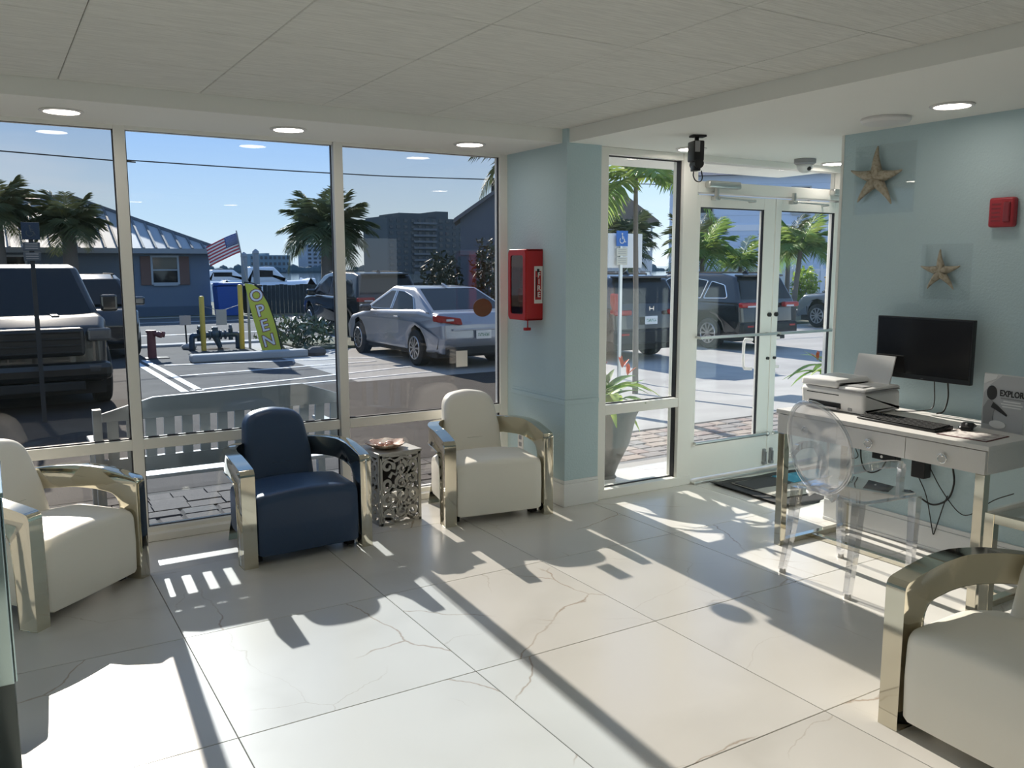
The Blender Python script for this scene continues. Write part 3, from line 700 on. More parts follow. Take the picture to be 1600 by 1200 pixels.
bm = BX((.006, -.1142, 1.345), (.013, -.1136, 1.46)); cyl(bm, (.0095, -.1142, 1.46), (.0095, -.1136, 1.46), .004, seg=10); box(bm, (.004, -.1142, 1.465), (.016, -.1136, 1.475)); box(bm, (.014, -.1142, 1.49), (.032, -.1136, 1.528))
new_obj('pictogram', bm, M_BLACK, lb)
bm = CY((-.004, -.03, 1.2), (-.004, -.03, 1.14), .004, seg=8); box(bm, (-.03, -.045, 1.125), (.014, -.015, 1.145), .004)
new_obj('breaker_bar', bm, M_RED, t)
t = thing('fire_extinguisher', 'red fire extinguisher standing inside the red wall cabinet', 'fire extinguisher', (3.035, 4.79, 1.2132))
new_obj('cylinder', lathe([(.035, 0), (.042, .006), (.042, .26), (.034, .295), (.014, .31), (.014, .325)], 20), M_RED, t, 'auto')
new_obj('tag', BX((-.0455, -.026, .10), (-.0425, .026, .19)), M_PAPER, t)
new_obj('valve', box(cyl(bmesh.new(), (0, 0, .325), (0, 0, .35), .016, seg=12), (-.012, -.05, .35), (.012, .02, .366), .004), M_BLACK, t)

# ================================================================ WALL OBJECTS
def starfish(name_label, yc, zc, R, rot, boxr):
    t = thing('starfish', name_label, 'starfish', (XR-.03, yc, zc))
    bm = bmesh.new(); n = 5; K = 9
    top = bm.verts.new((-.034*R/.17, 0, 0)); bot = bm.verts.new((.006, 0, 0)); ring_prev = None
    arms = []
    for k in range(n):
        L = R*(1, .93, 1.02, .96, 1.0)[k]; a = rot + 2*PI*k/n; ca, sa = math.cos(a), math.sin(a); st = []
        for i in range(K+1):
            s = i/K; rad = .24*R + (L-.24*R)*s; wd = R*(.165*(1-s)**1.15 + .030)*(1 if i < K else .5); hgt = R*(.19*(1-s)**.9 + .035)
            bend = .06*R*math.sin(s*2.2)*(1 if k % 2 else -1)
            cx, cz = ca*rad - sa*bend, sa*rad + ca*bend; row = []
            for u, h in ((-1, 0), (-.6, .7), (0, 1), (.6, .7), (1, 0)):
                row.append(bm.verts.new((-h*hgt, cx - sa*wd*u, cz + ca*wd*u)))
            st.append(row)
        for p, q in zip(st, st[1:]):
            for j in range(4): bm.faces.new((p[j], p[j+1], q[j+1], q[j]))
            bm.faces.new((p[4], p[0], q[0], q[4]))
        bm.faces.new(st[-1]); arms.append(st)
    for k in range(n):
        a = arms[k][0]; b = arms[(k+1) % n][0]
        for j in range(4): bm.faces.new((top, a[j], a[j+1]))
        bm.faces.new((top, a[4], b[0])); bm.faces.new((bot, b[0], a[4])); bm.faces.new((bot, a[4], a[0]))
    bmesh.ops.recalc_face_normals(bm, faces=bm.faces[:])
    new_obj('body', bm, M_STAR, t, True)
    w_, h_, dx, dz = boxr
    g = BX((.024, dx-w_, dz-h_), (.028, dx+w_, dz+h_), .0008, 1)
    new_obj('clear_plate', g, M_ACRYL, t)
    pin = CY((.006, 0, 0), (.03, 0, 0), .006, seg=8); new_obj('mount', pin, M_GPLAST, t)
    return t
starfish('large dried starfish on a clear plate, high on the blue wall beside the vestibule', 3.118, 2.03, .175, PI/2 + .06, (.19, .19, -.03, -.005))
starfish('small dried starfish on a clear plate, on the blue wall just above the monitor', 2.70, 1.515, .118, PI/2 - .02, (.14, .145, -.01, .0))
t = thing('fire_alarm_strobe', 'red square fire alarm plate on the blue wall at the right edge', 'fire alarm', (XR, 2.40, 1.806))
new_obj('plate', BX((-.045, -.062, -.072), (0, .062, .072), .012, 3), mat('alarm_red', (.42, .03, .045), .45), t, 'auto')
new_obj('strobe_lens', BX((-.055, -.048, -.05), (-.044, -.015, .05), .006), mat('dark_red_lens', (.28, .03, .04), .2), t)
bm = bmesh.new()
for k in range(5): box(bm, (-.0465, .0, -.045 + k*.02), (-.0445, .045, -.037 + k*.02))
new_obj('grille', bm, MATS['dark_red_lens'], t)
t = thing('ceiling_speaker', 'round white flush ceiling speaker above the starfish', 'ceiling speaker', (4.0, 2.87, ZS))
new_obj('housing', lathe([(.12, -.001), (.122, -.012), (.112, -.026), (.06, -.032), (.01, -.033)], 32), M_WPLAST, t, 'auto')
t = thing('dome_camera', 'small white dome security camera under the vestibule ceiling', 'camera', (5.03, 4.24, ZS))
new_obj('mount', lathe([(.075, -.001), (.075, -.028), (.06, -.04), (.01, -.04)], 24), M_GPLAST, t, 'auto')
new_obj('dome', lathe([(.058, -.038), (.055, -.06), (.04, -.085), (.02, -.096), (.005, -.098)], 20), M_WPLAST, t, True)
new_obj('lens', sph(bmesh.new(), (-.01, -.046, -.07), .016, 10, 7), M_BLACK, t, True)
t = thing('ceiling_camera', 'black bracket camera with a dangling cable hanging in front of the doors', 'camera', (3.575, 3.80, ZS), math.radians(-20))
new_obj('bracket', box(BX((-.035, -.03, -.012), (.05, .03, -.001), .002), (-.008, -.008, -.05), (.012, .012, -.01), .002), M_BLACKM, t)
bm = BX((-.034, -.05, -.15), (.03, .05, -.035), .008, 3); cyl(bm, (0, -.05, -.165), (0, .03, -.165), .028, seg=14); box(bm, (-.026, -.04, -.205), (.014, .02, -.15), .005)
new_obj('body', bm, M_BLACK, t, 'auto')
new_obj('face_plate', BX((-.03, -.056, -.10), (.0, -.05, -.04), .002), M_GPLAST, t)
new_obj('cable', tube(bmesh.new(), curve([(-.012, .0, -.2), (-.014, 0, -.23), (.002, 0, -.258), (.03, 0, -.262), (.042, 0, -.24), (.035, 0, -.20)], 16), .0035, 6), M_BLACK, t, True)
t = thing('wall_outlet', 'white wall outlet low on the column behind the cream armchair', 'outlet', (3.095, 4.95, .345))
new_obj('plate', BX((-.006, -.036, -.058), (0, .036, .058), .003), M_WPLAST, t)
for z in (.01, -.038): new_obj('socket', BX((-.008, -.016, z), (-.005, .016, z+.028), .003), M_GPLAST, t)
tag(new_obj('paper_notice', BX((2.705, YG-.0048, .862), (2.792, YG-.0034, .972)), M_PAPER), 'small blank white paper stuck low on the right window pane', 'notice')
tag(new_obj('round_sticker', pillow([(2.915 + .075*math.cos(2*PI*k/28), 1.262 + .063*math.sin(2*PI*k/28)) for k in range(28)], YG-.0044, YG-.0034, 0, 'y'), mat('orange_brown_sticker', (.17, .085, .045), .7)), 'oval orange-brown sticker on the right window pane', 'sticker')

# door mat inside
t = thing('door_mat', 'black rubber door mat with a blue print and a curled edge inside the doors', 'door mat', (4.86, 3.98, 0), math.radians(-2))
bm = bmesh.new(); N = 40; rows = []
for i in range(N+1):
    x = -.56 + 1.12*i/N; z = .006 + .016*max(0, 1 - (x+.56)/.10)*(.8 + .2) + .003*math.sin(x*14)
    rows.append([bm.verts.new((x, y, z + (.008*math.sin(x*11+1)*max(0, (-y-.25)/.12) if y < -.25 else 0) + h)) for y in (-.37, -.30, -.2, 0, .2, .30, .36) for h in (0,)])
for a, b in zip(rows, rows[1:]):
    for k in range(6): bm.faces.new((a[k], b[k], b[k+1], a[k+1]))
q = solid(bm, .005)
new_obj('border', bm, M_RUBBER, t, True)
bm = bmesh.new(); rows = []
for i in range(31):
    x = -.44 + .92*i/30; z = .0128 + .003*math.sin(x*14)
    rows.append([bm.verts.new((x, y, z)) for y in (-.20, -.1, 0, .15, .27)])
for a, b in zip(rows, rows[1:]):
    for k in range(4): bm.faces.new((a[k], b[k], b[k+1], a[k+1]))
solid(bm, .0015)
new_obj('print', bm, mat('mat_print_beige', (.36, .35, .31), .85), t, True)
bm = BX((-.05, .05, .0145), (.42, .255, .0185)); new_obj('blue_panel', bm, mat('mat_blue', (.05, .26, .36), .85), t)
new_obj('dark_panel', BX((-.43, .05, .0145), (-.07, .255, .0185)), mat('mat_dark', (.05, .05, .05), .85), t)

# cables and small boxes under the desk
M_CAB = mat('black_cable', (.015, .015, .015), .5)
t = thing('power_strip', 'black power box hanging under the desk behind the middle drawer', 'power strip', (4.27, 2.95, .52))
new_obj('body', BX((-.01, -.075, -.065), (.045, .075, .08), .005), M_BLACK, t)
new_obj('socket', CY((-.013, .01, -.045), (-.009, .01, -.045), .008), M_WPLAST, t)
t = thing('power_adapter', 'black plug adapter on the blue wall under the desk', 'adapter', (4.285, 2.735, .47))
new_obj('body', BX((-.03, -.04, -.07), (.034, .04, .06), .006), M_BLACK, t)
def cable(label, pts, rad=.0042, cat='cable'):
    o = new_obj('cable', tube(bmesh.new(), curve(pts, 30), rad, 7), M_CAB, None, True); tag(o, label, cat); return o
XC = 4.297
cable('thick black cable hanging from the monitor down behind the desk', [(4.235, 2.585, .95), (4.255, 2.59, .86), (4.24, 2.60, .79), (4.225, 2.63, .774)])
cable('thin black cable with a plug, hanging below the middle of the monitor', [(4.235, 2.66, .95), (4.25, 2.665, .90), (4.24, 2.655, .83), (4.23, 2.67, .79), (4.18, 2.74, .7755), (4.12, 2.80, .774)], .0028)
cable('long black cable drooping in a wide loop under the right half of the desk', [(XC, 2.60, .64), (XC, 2.565, .50), (XC, 2.55, .40), (XC, 2.58, .31), (XC, 2.66, .262), (XC, 2.74, .285), (XC, 2.80, .31)], .005)
cable('black cable looping from under the left drawer towards the power box', [(XC, 3.10, .63), (XC, 3.125, .48), (XC, 3.10, .38), (XC, 3.05, .36), (XC, 2.99, .39), (XC, 2.955, .448)], .004)
cable('thin black cord hanging in a V to the floor behind the clear chair', [(XC, 2.75, .392), (XC, 2.70, .30), (XC, 2.655, .13), (XC, 2.645, .10), (XC, 2.635, .13), (XC, 2.60, .27), (XC, 2.58, .33)], .0028)
cable('thin black cord crossing behind the right desk leg', [(XC, 2.69, .46), (XC, 2.62, .36), (XC, 2.52, .26), (XC, 2.45, .26), (XC, 2.34, .36), (XC, 2.24, .42)], .0026)
cable('small coil of black cord under the left end of the desk', [(XC, 3.17, .63), (XC, 3.165, .50), (XC, 3.14, .44), (XC, 3.18, .42), (XC, 3.195, .48), (XC, 3.165, .53), (XC, 3.14, .48)], .0028)
# ================================================================ OUTSIDE GROUND
ZP = -.08; ZL = -.30
M_ASPH = mat('worn_asphalt', (.078, .078, .08), .9, noise=(2.2, (.115, .113, .11), .35, .75), bump=(70, .4), spec=.1)
M_ROAD = mat('grey_road', (.105, .105, .105), .9, spec=.1, noise=(1.5, (.135, .135, .135), .35, .7), bump=(70, .3))
M_CONC = mat('pale_drive', (.33, .322, .305), .85, spec=.15, noise=(1.1, (.41, .40, .38), .35, .7), bump=(60, .3))
M_PAINT = mat('worn_white_paint', (.62, .62, .62), .7, noise=(9, (.36, .36, .36), .52, .75))
M_KERB = mat('kerb_concrete', (.42, .41, .39), .9, bump=(50, .3))
def quadmesh(name, pts, mt, parent=None, th=.06):
    bm = bmesh.new(); a = [bm.verts.new(p) for p in pts]; b = [bm.verts.new((p[0], p[1], p[2]-th)) for p in pts]; n = len(a)
    bm.faces.new(a); bm.faces.new(b[::-1])
    for i in range(n): j = (i+1) % n; bm.faces.new((a[i], b[i], b[j], a[j]))
    bmesh.ops.recalc_face_normals(bm, faces=bm.faces[:]); return new_obj(name, bm, mt, parent)
def zlot(y): return ZP - .02 + (ZL - ZP + .02)*min(1, max(0, (y - 6.7)/3.3))
def lot(name, x0, x1, mt, y1=21.4):
    bm = bmesh.new(); ys = [6.55, 6.7, 7.8, 8.9, 10, 14, y1]; L = [[bm.verts.new((x, y, zlot(y))) for x in (x0, x1)] for y in ys]
    for a, b in zip(L, L[1:]): bm.faces.new((a[0], a[1], b[1], b[0]))
    solid(bm, .3); bmesh.ops.recalc_face_normals(bm, faces=bm.faces[:])
    return struct(new_obj(name, bm, mt))
apr_m = mat('shaded_asphalt', (.052, .046, .043), .9, spec=.1, noise=(3, (.068, .06, .056), .35, .7), bump=(70, .3))  # shade on the ground outside the windows, put into the asphalt colour
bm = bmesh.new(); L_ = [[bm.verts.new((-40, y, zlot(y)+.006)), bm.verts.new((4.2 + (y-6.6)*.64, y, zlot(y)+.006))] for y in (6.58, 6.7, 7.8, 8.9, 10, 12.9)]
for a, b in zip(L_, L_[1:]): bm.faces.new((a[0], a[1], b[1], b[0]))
solid(bm, .004); bmesh.ops.recalc_face_normals(bm, faces=bm.faces[:]); apron = struct(new_obj('shaded_apron', bm, apr_m))
park = lot('parking_lot', -40, 5.0, M_ASPH); drive = lot('driveway', 5.0, 70, M_CONC, 21.4)
street = struct(quadmesh('street', [(-80, 21.4, ZL), (120, 21.4, ZL), (120, 32.2, ZL), (-80, 32.2, ZL)], M_ROAD, None, .3))
struct(quadmesh('far_ground', [(-200, 32.2, ZL), (300, 32.2, ZL), (300, 46, ZL), (-200, 46, ZL)], mat('dry_grass', (.07, .085, .05), .95, noise=(1.2, (.13, .12, .08), .4, .7)), None, .3))
struct(quadmesh('rear_ground', [(-40, -40, -.1), (60, -40, -.1), (60, -3.2, -.1), (-40, -3.2, -.1)], M_CONC, None, .3))
bay_w = mat('bay_water', (.05, .09, .12), .09, bump=(1.3, .5))
struct(quadmesh('water', [(-900, 46, -.9), (1500, 46, -.9), (1500, 1800, -.9), (-900, 1800, -.9)], bay_w, None, .3))
walk = struct(quadmesh('sidewalk', [(-8, 5.2, ZP-.012), (14, 5.2, ZP-.012), (14, 6.56, ZP-.012), (-8, 6.56, ZP-.012)], mat('paver_joint', (.03, .027, .025), .95), None, .2))
walk2 = struct(quadmesh('sidewalk', [(3.36, 4.5, ZP-.012), (5.9, 4.5, ZP-.012), (5.9, 5.2, ZP-.012), (3.36, 5.2, ZP-.012)], MATS['paver_joint'], None, .2))
# tumbled pavers: the ones seen through the glass are pieces, the rest one joined part
M_PAV = [mat('paver_shaded', (.065, .055, .052), .9, bump=(60, .5)), mat('paver_shaded_brown', (.08, .064, .058), .9, bump=(60, .5)), mat('paver_shaded_grey', (.06, .057, .057), .9, bump=(60, .5)), mat('paver_red_grey', (.27, .215, .19), .9, bump=(60, .5)), mat('paver_tan', (.34, .285, .24), .9, bump=(60, .5)), mat('paver_grey', (.25, .23, .215), .9, bump=(60, .5))]  # the dark pavers carry the shade below the windows in their colour
PW, PH = .235, .158
proto = []
for k in range(6):
    for kk in range(2):
        bm = BX((.004, .004, -.03), (PW*(1 if kk else .66) - .004, PH - .004, 0), .012, 1); me = bpy.data.meshes.new('paver'); bm.to_mesh(me); bm.free(); me.materials.append(M_PAV[k]); proto.append((me, PW*(1 if kk else .66)))
rest = bmesh.new(); rest_shaded = bmesh.new(); npv = 0
def pave(x0, x1, y0, y1, root, seen):
    global npv
    y = y0; r_ = 0
    while y + PH <= y1 + .001:
        x = x0 - random.uniform(0, .15)
        while x < x1:
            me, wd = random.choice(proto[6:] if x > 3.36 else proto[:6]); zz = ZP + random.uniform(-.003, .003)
            if seen(x, y) and npv < 300:
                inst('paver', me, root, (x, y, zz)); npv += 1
            else: box(rest if x > 3.36 else rest_shaded, (x+.004, y+.004, zz-.03), (x+wd-.004, y+PH-.004, zz))
            x += wd
        y += PH; r_ += 1
pave(3.4, 5.85, 4.56, 5.2, walk2, lambda x, y: 3.5 < x < 5.6)
pave(-1.8, 8.6, 5.2, 6.55, walk, lambda x, y: (.55 < x < 1.75 and y < 5.95) or (2.2 < x < 3.4 and y < 5.95) or (3.5 < x < 7.2 and y > 5.2))
stuff(new_obj('more_pavers', rest, M_PAV[3], walk)); stuff(new_obj('more_pavers', rest_shaded, M_PAV[0], walk))
def stripe(x0, y0, x1, y1, wd, parent=park, mt=M_PAINT):
    a = Vector((x0, y0)); b = Vector((x1, y1)); nrm = (b-a).normalized(); nn = Vector((-nrm.y, nrm.x))*wd/2
    quadmesh('painted_stripe', [(*(a-nn), zlot(a.y)+.008), (*(b-nn), zlot(b.y)+.008), (*(b+nn), zlot(b.y)+.008), (*(a+nn), zlot(a.y)+.008)], mt, parent, .006)
stripe(2.36, 18.1, 2.40, 13.2, .11); stripe(2.56, 18.1, 2.62, 13.2, .11)
stripe(2.75, 17.0, 7.2, 16.1, .10); stripe(2.7, 15.2, 6.4, 15.6, .09); stripe(2.5, 13.3, 6.6, 14.4, .10); stripe(2.6, 12.95, 6.6, 13.5, .08)
for x in (9.1, 12.7, 16.2): stripe(x, 19.5, x, 14.5, .1, drive)
quadmesh('road_line', [(-60, 24.4, ZL+.008), (100, 24.4, ZL+.008), (100, 24.55, ZL+.008), (-60, 24.55, ZL+.008)], M_PAINT, street, .006)
quadmesh('road_line', [(-60, 30.0, ZL+.008), (100, 30.0, ZL+.008), (100, 30.12, ZL+.008), (-60, 30.12, ZL+.008)], M_PAINT, street, .006)
struct(new_obj('curb', BX((-60, 20.9, ZL-.1), (8.2, 21.35, ZL+.05), .02), M_KERB))
struct(new_obj('verge', BX((5.9, 18.4, ZL-.1), (30, 20.8, ZL+.06), .03), MATS['dry_grass']))

# ================================================================ BENCH behind the middle window
M_BENCH = mat('grey_painted_wood', (.25, .28, .295), .6, bump=(30, .1))
t = thing('bench', 'grey slatted garden bench standing outside against the middle window', 'bench', (1.22, 5.55, ZP))
def bench_pt(x, z): return (x, -.30 + (.9 - z)*.10, z)
bk = lambda z: -.275 + (.88 - z)*.12
for s in (-1, 1):
    new_obj('rear_post', box(bmesh.new(), (s*.735-.022, bk(.4)-.03, 0), (s*.735+.022, bk(.4)+.03, .82)), M_BENCH, t)
    new_obj('front_leg', BX((s*.72-.025, .21, 0), (s*.72+.025, .26, .56)), M_BENCH, t)
    new_obj('armrest', BX((s*.72-.035, -.20, .56), (s*.72+.035, .29, .585), .006), M_BENCH, t)
bm = pillow([(-.715, .752), (.715, .752), (.715, .80), (.44, .895), (-.44, .878), (-.715, .80)], -.016, .016, .004, 'y', 1)
for v in bm.verts: v.co.y += bk(v.co.z)
new_obj('crest_rail', bm, M_BENCH, t)
for k in range(14):
    x = -.66 + k*.1015
    bm = BX((x-.029, -.010, .51), (x+.029, .010, .76))
    for v in bm.verts: v.co.y += bk(v.co.z)
    new_obj('back_slat', bm, M_BENCH, t)
bm = BX((-.715, -.018, .435), (.715, .018, .525))
for v in bm.verts: v.co.y += bk(v.co.z)
new_obj('lower_rail', bm, M_BENCH, t)
M_SEATP = mat('pale_painted_wood', (.66, .67, .67), .55)
for k in range(5): new_obj('seat_slat', BX((-.715, -.20 + k*.085, .375), (.715, -.124 + k*.085, .398), .004), M_SEATP, t)
new_obj('apron', BX((-.70, .20, .31), (.70, .225, .374)), M_BENCH, t)

# ================================================================ CARS
M_GLASSD = mat('dark_car_glass', (.012, .013, .014), .05, 0, .35)
M_TYRE = mat('tyre_rubber', (.018, .018, .018), .8)
M_RIM = mat('alloy_rim', (.55, .55, .56), .3, .9)
M_TAIL = mat('tail_lamp_red', (.35, .015, .015), .15); M_LENS = mat('clear_lens', (.6, .6, .62), .1)
RIMCACHE = {}
def wheel_mesh(R):
    if R in RIMCACHE: return RIMCACHE[R]
    ty = lathe([(R*.62, -.105), (R*.9, -.11), (R, -.085), (R, .085), (R*.9, .11), (R*.62, .105)], 26)
    bmesh.ops.rotate(ty, cent=(0, 0, 0), matrix=Matrix.Rotation(PI/2, 3, 'Y'), verts=ty.verts)
    m1 = bpy.data.meshes.new('tyre'); ty.to_mesh(m1); ty.free(); m1.materials.append(M_TYRE)
    bm = bmesh.new()
    for k in range(10):
        a = 2*PI*k/10; c, s = math.cos(a), math.sin(a)
        p = [(c*R*.1 - s*R*.035, s*R*.1 + c*R*.035), (c*R*.1 + s*R*.035, s*R*.1 - c*R*.035), (c*R*.6 + s*R*.06, s*R*.6 - c*R*.06), (c*R*.6 - s*R*.06, s*R*.6 + c*R*.06)]
        pillow(p, -.125, -.10, 0, 'x', bm=bm); pillow(p, .10, .125, 0, 'x', bm=bm)
    for x in (-.112, .112):
        tube(bm, [(x, R*.62*math.cos(2*PI*k/26), R*.62*math.sin(2*PI*k/26)) for k in range(26)], .014, 6, True)
        cyl(bm, (x-.014, 0, 0), (x+.014, 0, 0), R*.15, seg=12)
    m2 = bpy.data.meshes.new('rim'); bm.to_mesh(m2); bm.free(); m2.materials.append(M_RIM)
    RIMCACHE[R] = (m1, m2); return m1, m2
def car(name, label, cat, loc, rz, paint, low, cabin, W, wheels, R, side_glass, rear_glass, front_glass, zb, zr, taper=.2, extras=None, trim=None):
    """front towards +y. low / cabin: side outlines (y, z[, radius])"""
    t = thing(name, label, cat, loc, rz)
    pts = list(low)            # runs rear-bottom -> over the top -> front-bottom
    under = []
    for yw in sorted(wheels, reverse=True):
        Ra = R*1.14; zc = R
        for k in range(9):
            a = -PI/8 + (PI + PI/4)*k/8
            under.append((yw + Ra*math.cos(a), max(low[0][1], zc + Ra*math.sin(a))))
    ol = fillet(pts, 5) + [Vector(p) for p in under]
    ys = [p[0] for p in low]; y0, y1 = min(ys), max(ys); yc = (y0+y1)/2; hl = (y1-y0)/2
    bm = pillow(ol, -W, W, .10, 'x', 4)
    for v in bm.verts:
        s = abs((v.co.y - yc)/hl); v.co.x *= 1 - .13*s**5
        v.co.x *= 1 - .05*max(0, (.55 - v.co.z)/.5)
        if s > .8: v.co.y += (.10 if v.co.y < yc else -.12)*(v.co.x/W)**2
    new_obj('body', bm, paint, t, 'auto')
    und = BX((-W*.88, y0+.3, .2), (W*.88, y1-.3, .75)); new_obj('underbody', und, M_BLACKM, t)
    wx = lambda z: 1 - taper*max(0, min(1, (z-zb)/(zr-zb)))
    WC = W*.955
    bm = pillow(fillet(cabin, 6), -WC, WC, .07, 'x', 4)
    for v in bm.verts: v.co.x *= wx(v.co.z)
    new_obj('cabin', bm, paint, t, 'auto')
    for poly in side_glass:
        for s in (-1, 1):
            bm = bmesh.new(); fl = fillet(poly, 5)
            a = [bm.verts.new((s*(WC*wx(p.y)+.006), p.x, p.y)) for p in fl]; b = [bm.verts.new((s*(WC*wx(p.y)-.03), p.x, p.y)) for p in fl]
            bm.faces.new(a); n = len(a)
            for i in range(n): j = (i+1) % n; bm.faces.new((a[i], a[j], b[j], b[i]))
            bmesh.ops.recalc_face_normals(bm, faces=bm.faces[:])
            o = new_obj('side_window', bm, M_GLASSD, t)
            if trim: new_obj('window_trim', tube(bmesh.new(), [(s*(WC*wx(p.y)+.007), p.x, p.y) for p in fl], .011, 5, True), trim, o)
    for nm, seg, sg in (('rear_window', rear_glass, -1), ('windscreen', front_glass, 1)):
        (ya, za), (yb, zb_) = seg; dv = Vector((yb-ya, zb_-za)).normalized(); nv = Vector((-dv.y, dv.x))*.012
        if nv.x*sg < 0: nv = -nv
        k0, k1 = .90, .86
        fl = fillet([(-WC*wx(za)*k0, 0, .08), (WC*wx(za)*k0, 0, .08), (WC*wx(zb_)*k1, 1, .06), (-WC*wx(zb_)*k1, 1, .06)], 4)
        bm = bmesh.new(); mp_ = lambda p, o_: (p.x, ya + (yb-ya)*p.y + nv.x*o_, za + (zb_-za)*p.y + nv.y*o_)
        fl = [Vector(p) for p in ([(-WC*wx(za)*k0, 0), (WC*wx(za)*k0, 0), (WC*wx(zb_)*k1, 1), (-WC*wx(zb_)*k1, 1)])]
        a = [bm.verts.new(mp_(p, 1)) for p in fl]; b = [bm.verts.new(mp_(p, -2)) for p in fl]; bm.faces.new(a)
        for i in range(4): j = (i+1) % 4; bm.faces.new((a[i], a[j], b[j], b[i]))
        bmesh.ops.recalc_face_normals(bm, faces=bm.faces[:]); new_obj(nm, bm, M_GLASSD, t)
    m1, m2 = wheel_mesh(R)
    for yw in wheels:
        for s in (-1, 1):
            wo_ = inst('wheel', m1, t, (s*(W-.12), yw, R)); inst('rim', m2, wo_)
    if extras: extras(t, W)
    return t
def part(t, name, a, b, mt, bev=.01, sub=None): return new_obj(name, BX(a, b, bev, 2), mt, sub or t)
def plate(t, x, y, z, sgn):
    p = part(t, 'number_plate', (x-.155, y-.006, z-.078), (x+.155, y+.006, z+.078), M_PAPER, .004)
    part(t, 'plate_print', (x-.12, y+sgn*.008-.001, z-.028), (x+.12, y+sgn*.008+.001, z+.028), mat('plate_green', (.22, .34, .24), .6, noise=(38, (.72, .74, .70), .46, .52)), 0, p)
M_SILV = mat('silver_paint', (.37, .39, .44), .28, .35, coat=.6)
M_BLK = mat('black_paint', (.012, .013, .016), .18, 0, .5, coat=.8)
M_GRN = mat('dark_truck_paint', (.018, .017, .016), .28, .1, coat=.5)
M_GRY = mat('grey_paint', (.20, .22, .24), .25, .3, coat=.6)
# silver saloon, tail towards the building
def sedan_x(t, W):
    for s in (-1, 1):
        bm = pillow(fillet([(s*.42, .80, .02), (s*.88, .86, .03), (s*.88, .98, .03), (s*.46, .92, .03)], 3), -2.455, -2.30, .01, 'y', 2)
        for v in bm.verts: v.co.y += .16*(abs(v.co.x)/.9)**3
        o = new_obj('tail_lamp', bm, M_TAIL, t); part(t, 'reversing_lamp', (s*.66-.07, -2.425, .87), (s*.66+.07, -2.38, .91), M_LENS, .008, o)
        part(t, 'door_mirror', (s*W-.02 if s > 0 else s*W-.20, .62, .93), (s*W+.20 if s > 0 else s*W+.02, .80, 1.07), M_BLK, .04)
        for yh in (-.62, .42): part(t, 'door_handle', (s*(W-.004)-.018, yh-.10, .86), (s*(W-.004)+.018, yh+.10, .89), M_SILV, .01)
        part(t, 'exhaust', (s*.62-.09, -2.42, .28), (s*.62+.09, -2.3, .34), M_RIM, .02)
    part(t, 'rear_bumper', (-.72, -2.44, .26), (.72, -2.30, .40), M_BLACKM, .03); plate(t, 0, -2.446, .62, -1)
    part(t, 'lower_trim', (-.62, -2.45, .70), (.62, -2.42, .73), M_SILV, .008)
    bm = pillow(fillet([(-1.02, 1.44, .0), (-.78, 1.44, .02), (-.80, 1.52, .03)], 3), -.02, .02, .006, 'x', 1); new_obj('roof_antenna', bm, M_SILV, t)
car('silver_saloon', 'silver four-door saloon car parked tail-first outside the right window', 'car', (7.62, 15.9, ZL), 0, M_SILV,
    [(-2.33, .27, .05), (-2.45, .55, .1), (-2.43, .80, .06), (-2.30, 1.00, .08), (-1.55, 1.06, .2), (.85, .97, .3), (2.05, .80, .3), (2.40, .60, .15), (2.38, .25, .08)],
    [(-1.98, .96), (-1.98, 1.03), (-.98, 1.43, .35), (.05, 1.455, .4), (1.28, .93, .1)], .915, (-1.42, 1.40), .335,
    [[(-1.34, 1.02, .05), (-1.05, 1.27, .10), (-.60, 1.352, .15), (-.30, 1.362, .02), (-.30, 1.012, .02)], [(-.22, 1.01, .02), (-.22, 1.364, .02), (.02, 1.365, .2), (.86, .995, .05)]], ((-1.93, 1.04), (-1.02, 1.405)), ((1.22, .96), (.12, 1.44)), .95, 1.45, .25, sedan_x, M_CHROME2)
# truck, nose towards the building
def truck_x(t, W):
    part(t, 'grille', (-.62, 2.58, .72), (.62, 2.70, 1.08), M_BLACK, .04)
    for k in range(4): part(t, 'grille_bar', (-.58, 2.695, .76 + k*.085), (.58, 2.71, .785 + k*.085), mat('dark_chrome', (.03, .03, .03), .35, .6), .006)
    for s in (-1, 1):
        part(t, 'head_lamp', (s*.80-.14, 2.5, .90), (s*.80+.14, 2.665, 1.06), mat('smoked_lens', (.10, .10, .10), .08), .03)
        part(t, 'door_mirror', (s*(W+.12)-.11, 1.0, 1.20), (s*(W+.12)+.11, 1.12, 1.44), M_BLK, .03)
        part(t, 'hood_ridge', (s*.34-.05, 1.3, 1.19), (s*.34+.05, 2.2, 1.214), M_GRN, .01)
        part(t, 'fog_lamp', (s*.72-.08, 2.66, .50), (s*.72+.08, 2.72, .60), MATS['smoked_lens'], .02)
    part(t, 'front_bumper', (-.93, 2.48, .40), (.93, 2.72, .64), M_GRN, .08); part(t, 'skid_plate', (-.6, 2.5, .28), (.6, 2.7, .40), M_BLACKM, .02)
car('pickup_truck', 'dark pickup truck parked nose-in outside the left window', 'truck', (.40, 14.75, ZL), PI, M_GRN,
    [(-2.9, .45, .05), (-2.95, .8, .08), (-2.9, 1.14, .06), (-.9, 1.18, .1), (1.05, 1.20, .1), (2.3, 1.20, .22), (2.66, 1.06, .16), (2.70, .5, .1), (2.6, .36, .05)],
    [(-1.05, 1.1), (-1.02, 1.2), (-.86, 1.80, .12), (-.2, 1.875, .3), (.55, 1.84, .25), (1.48, 1.14, .1)], .985, (-1.75, 1.80), .40,
    [[(-.72, 1.24, .05), (-.66, 1.72, .06), (.36, 1.74, .1), (.96, 1.24, .06)]], ((-1.0, 1.24), (-.87, 1.76)), ((1.40, 1.19), (.62, 1.80)), 1.15, 1.88, .2, truck_x)
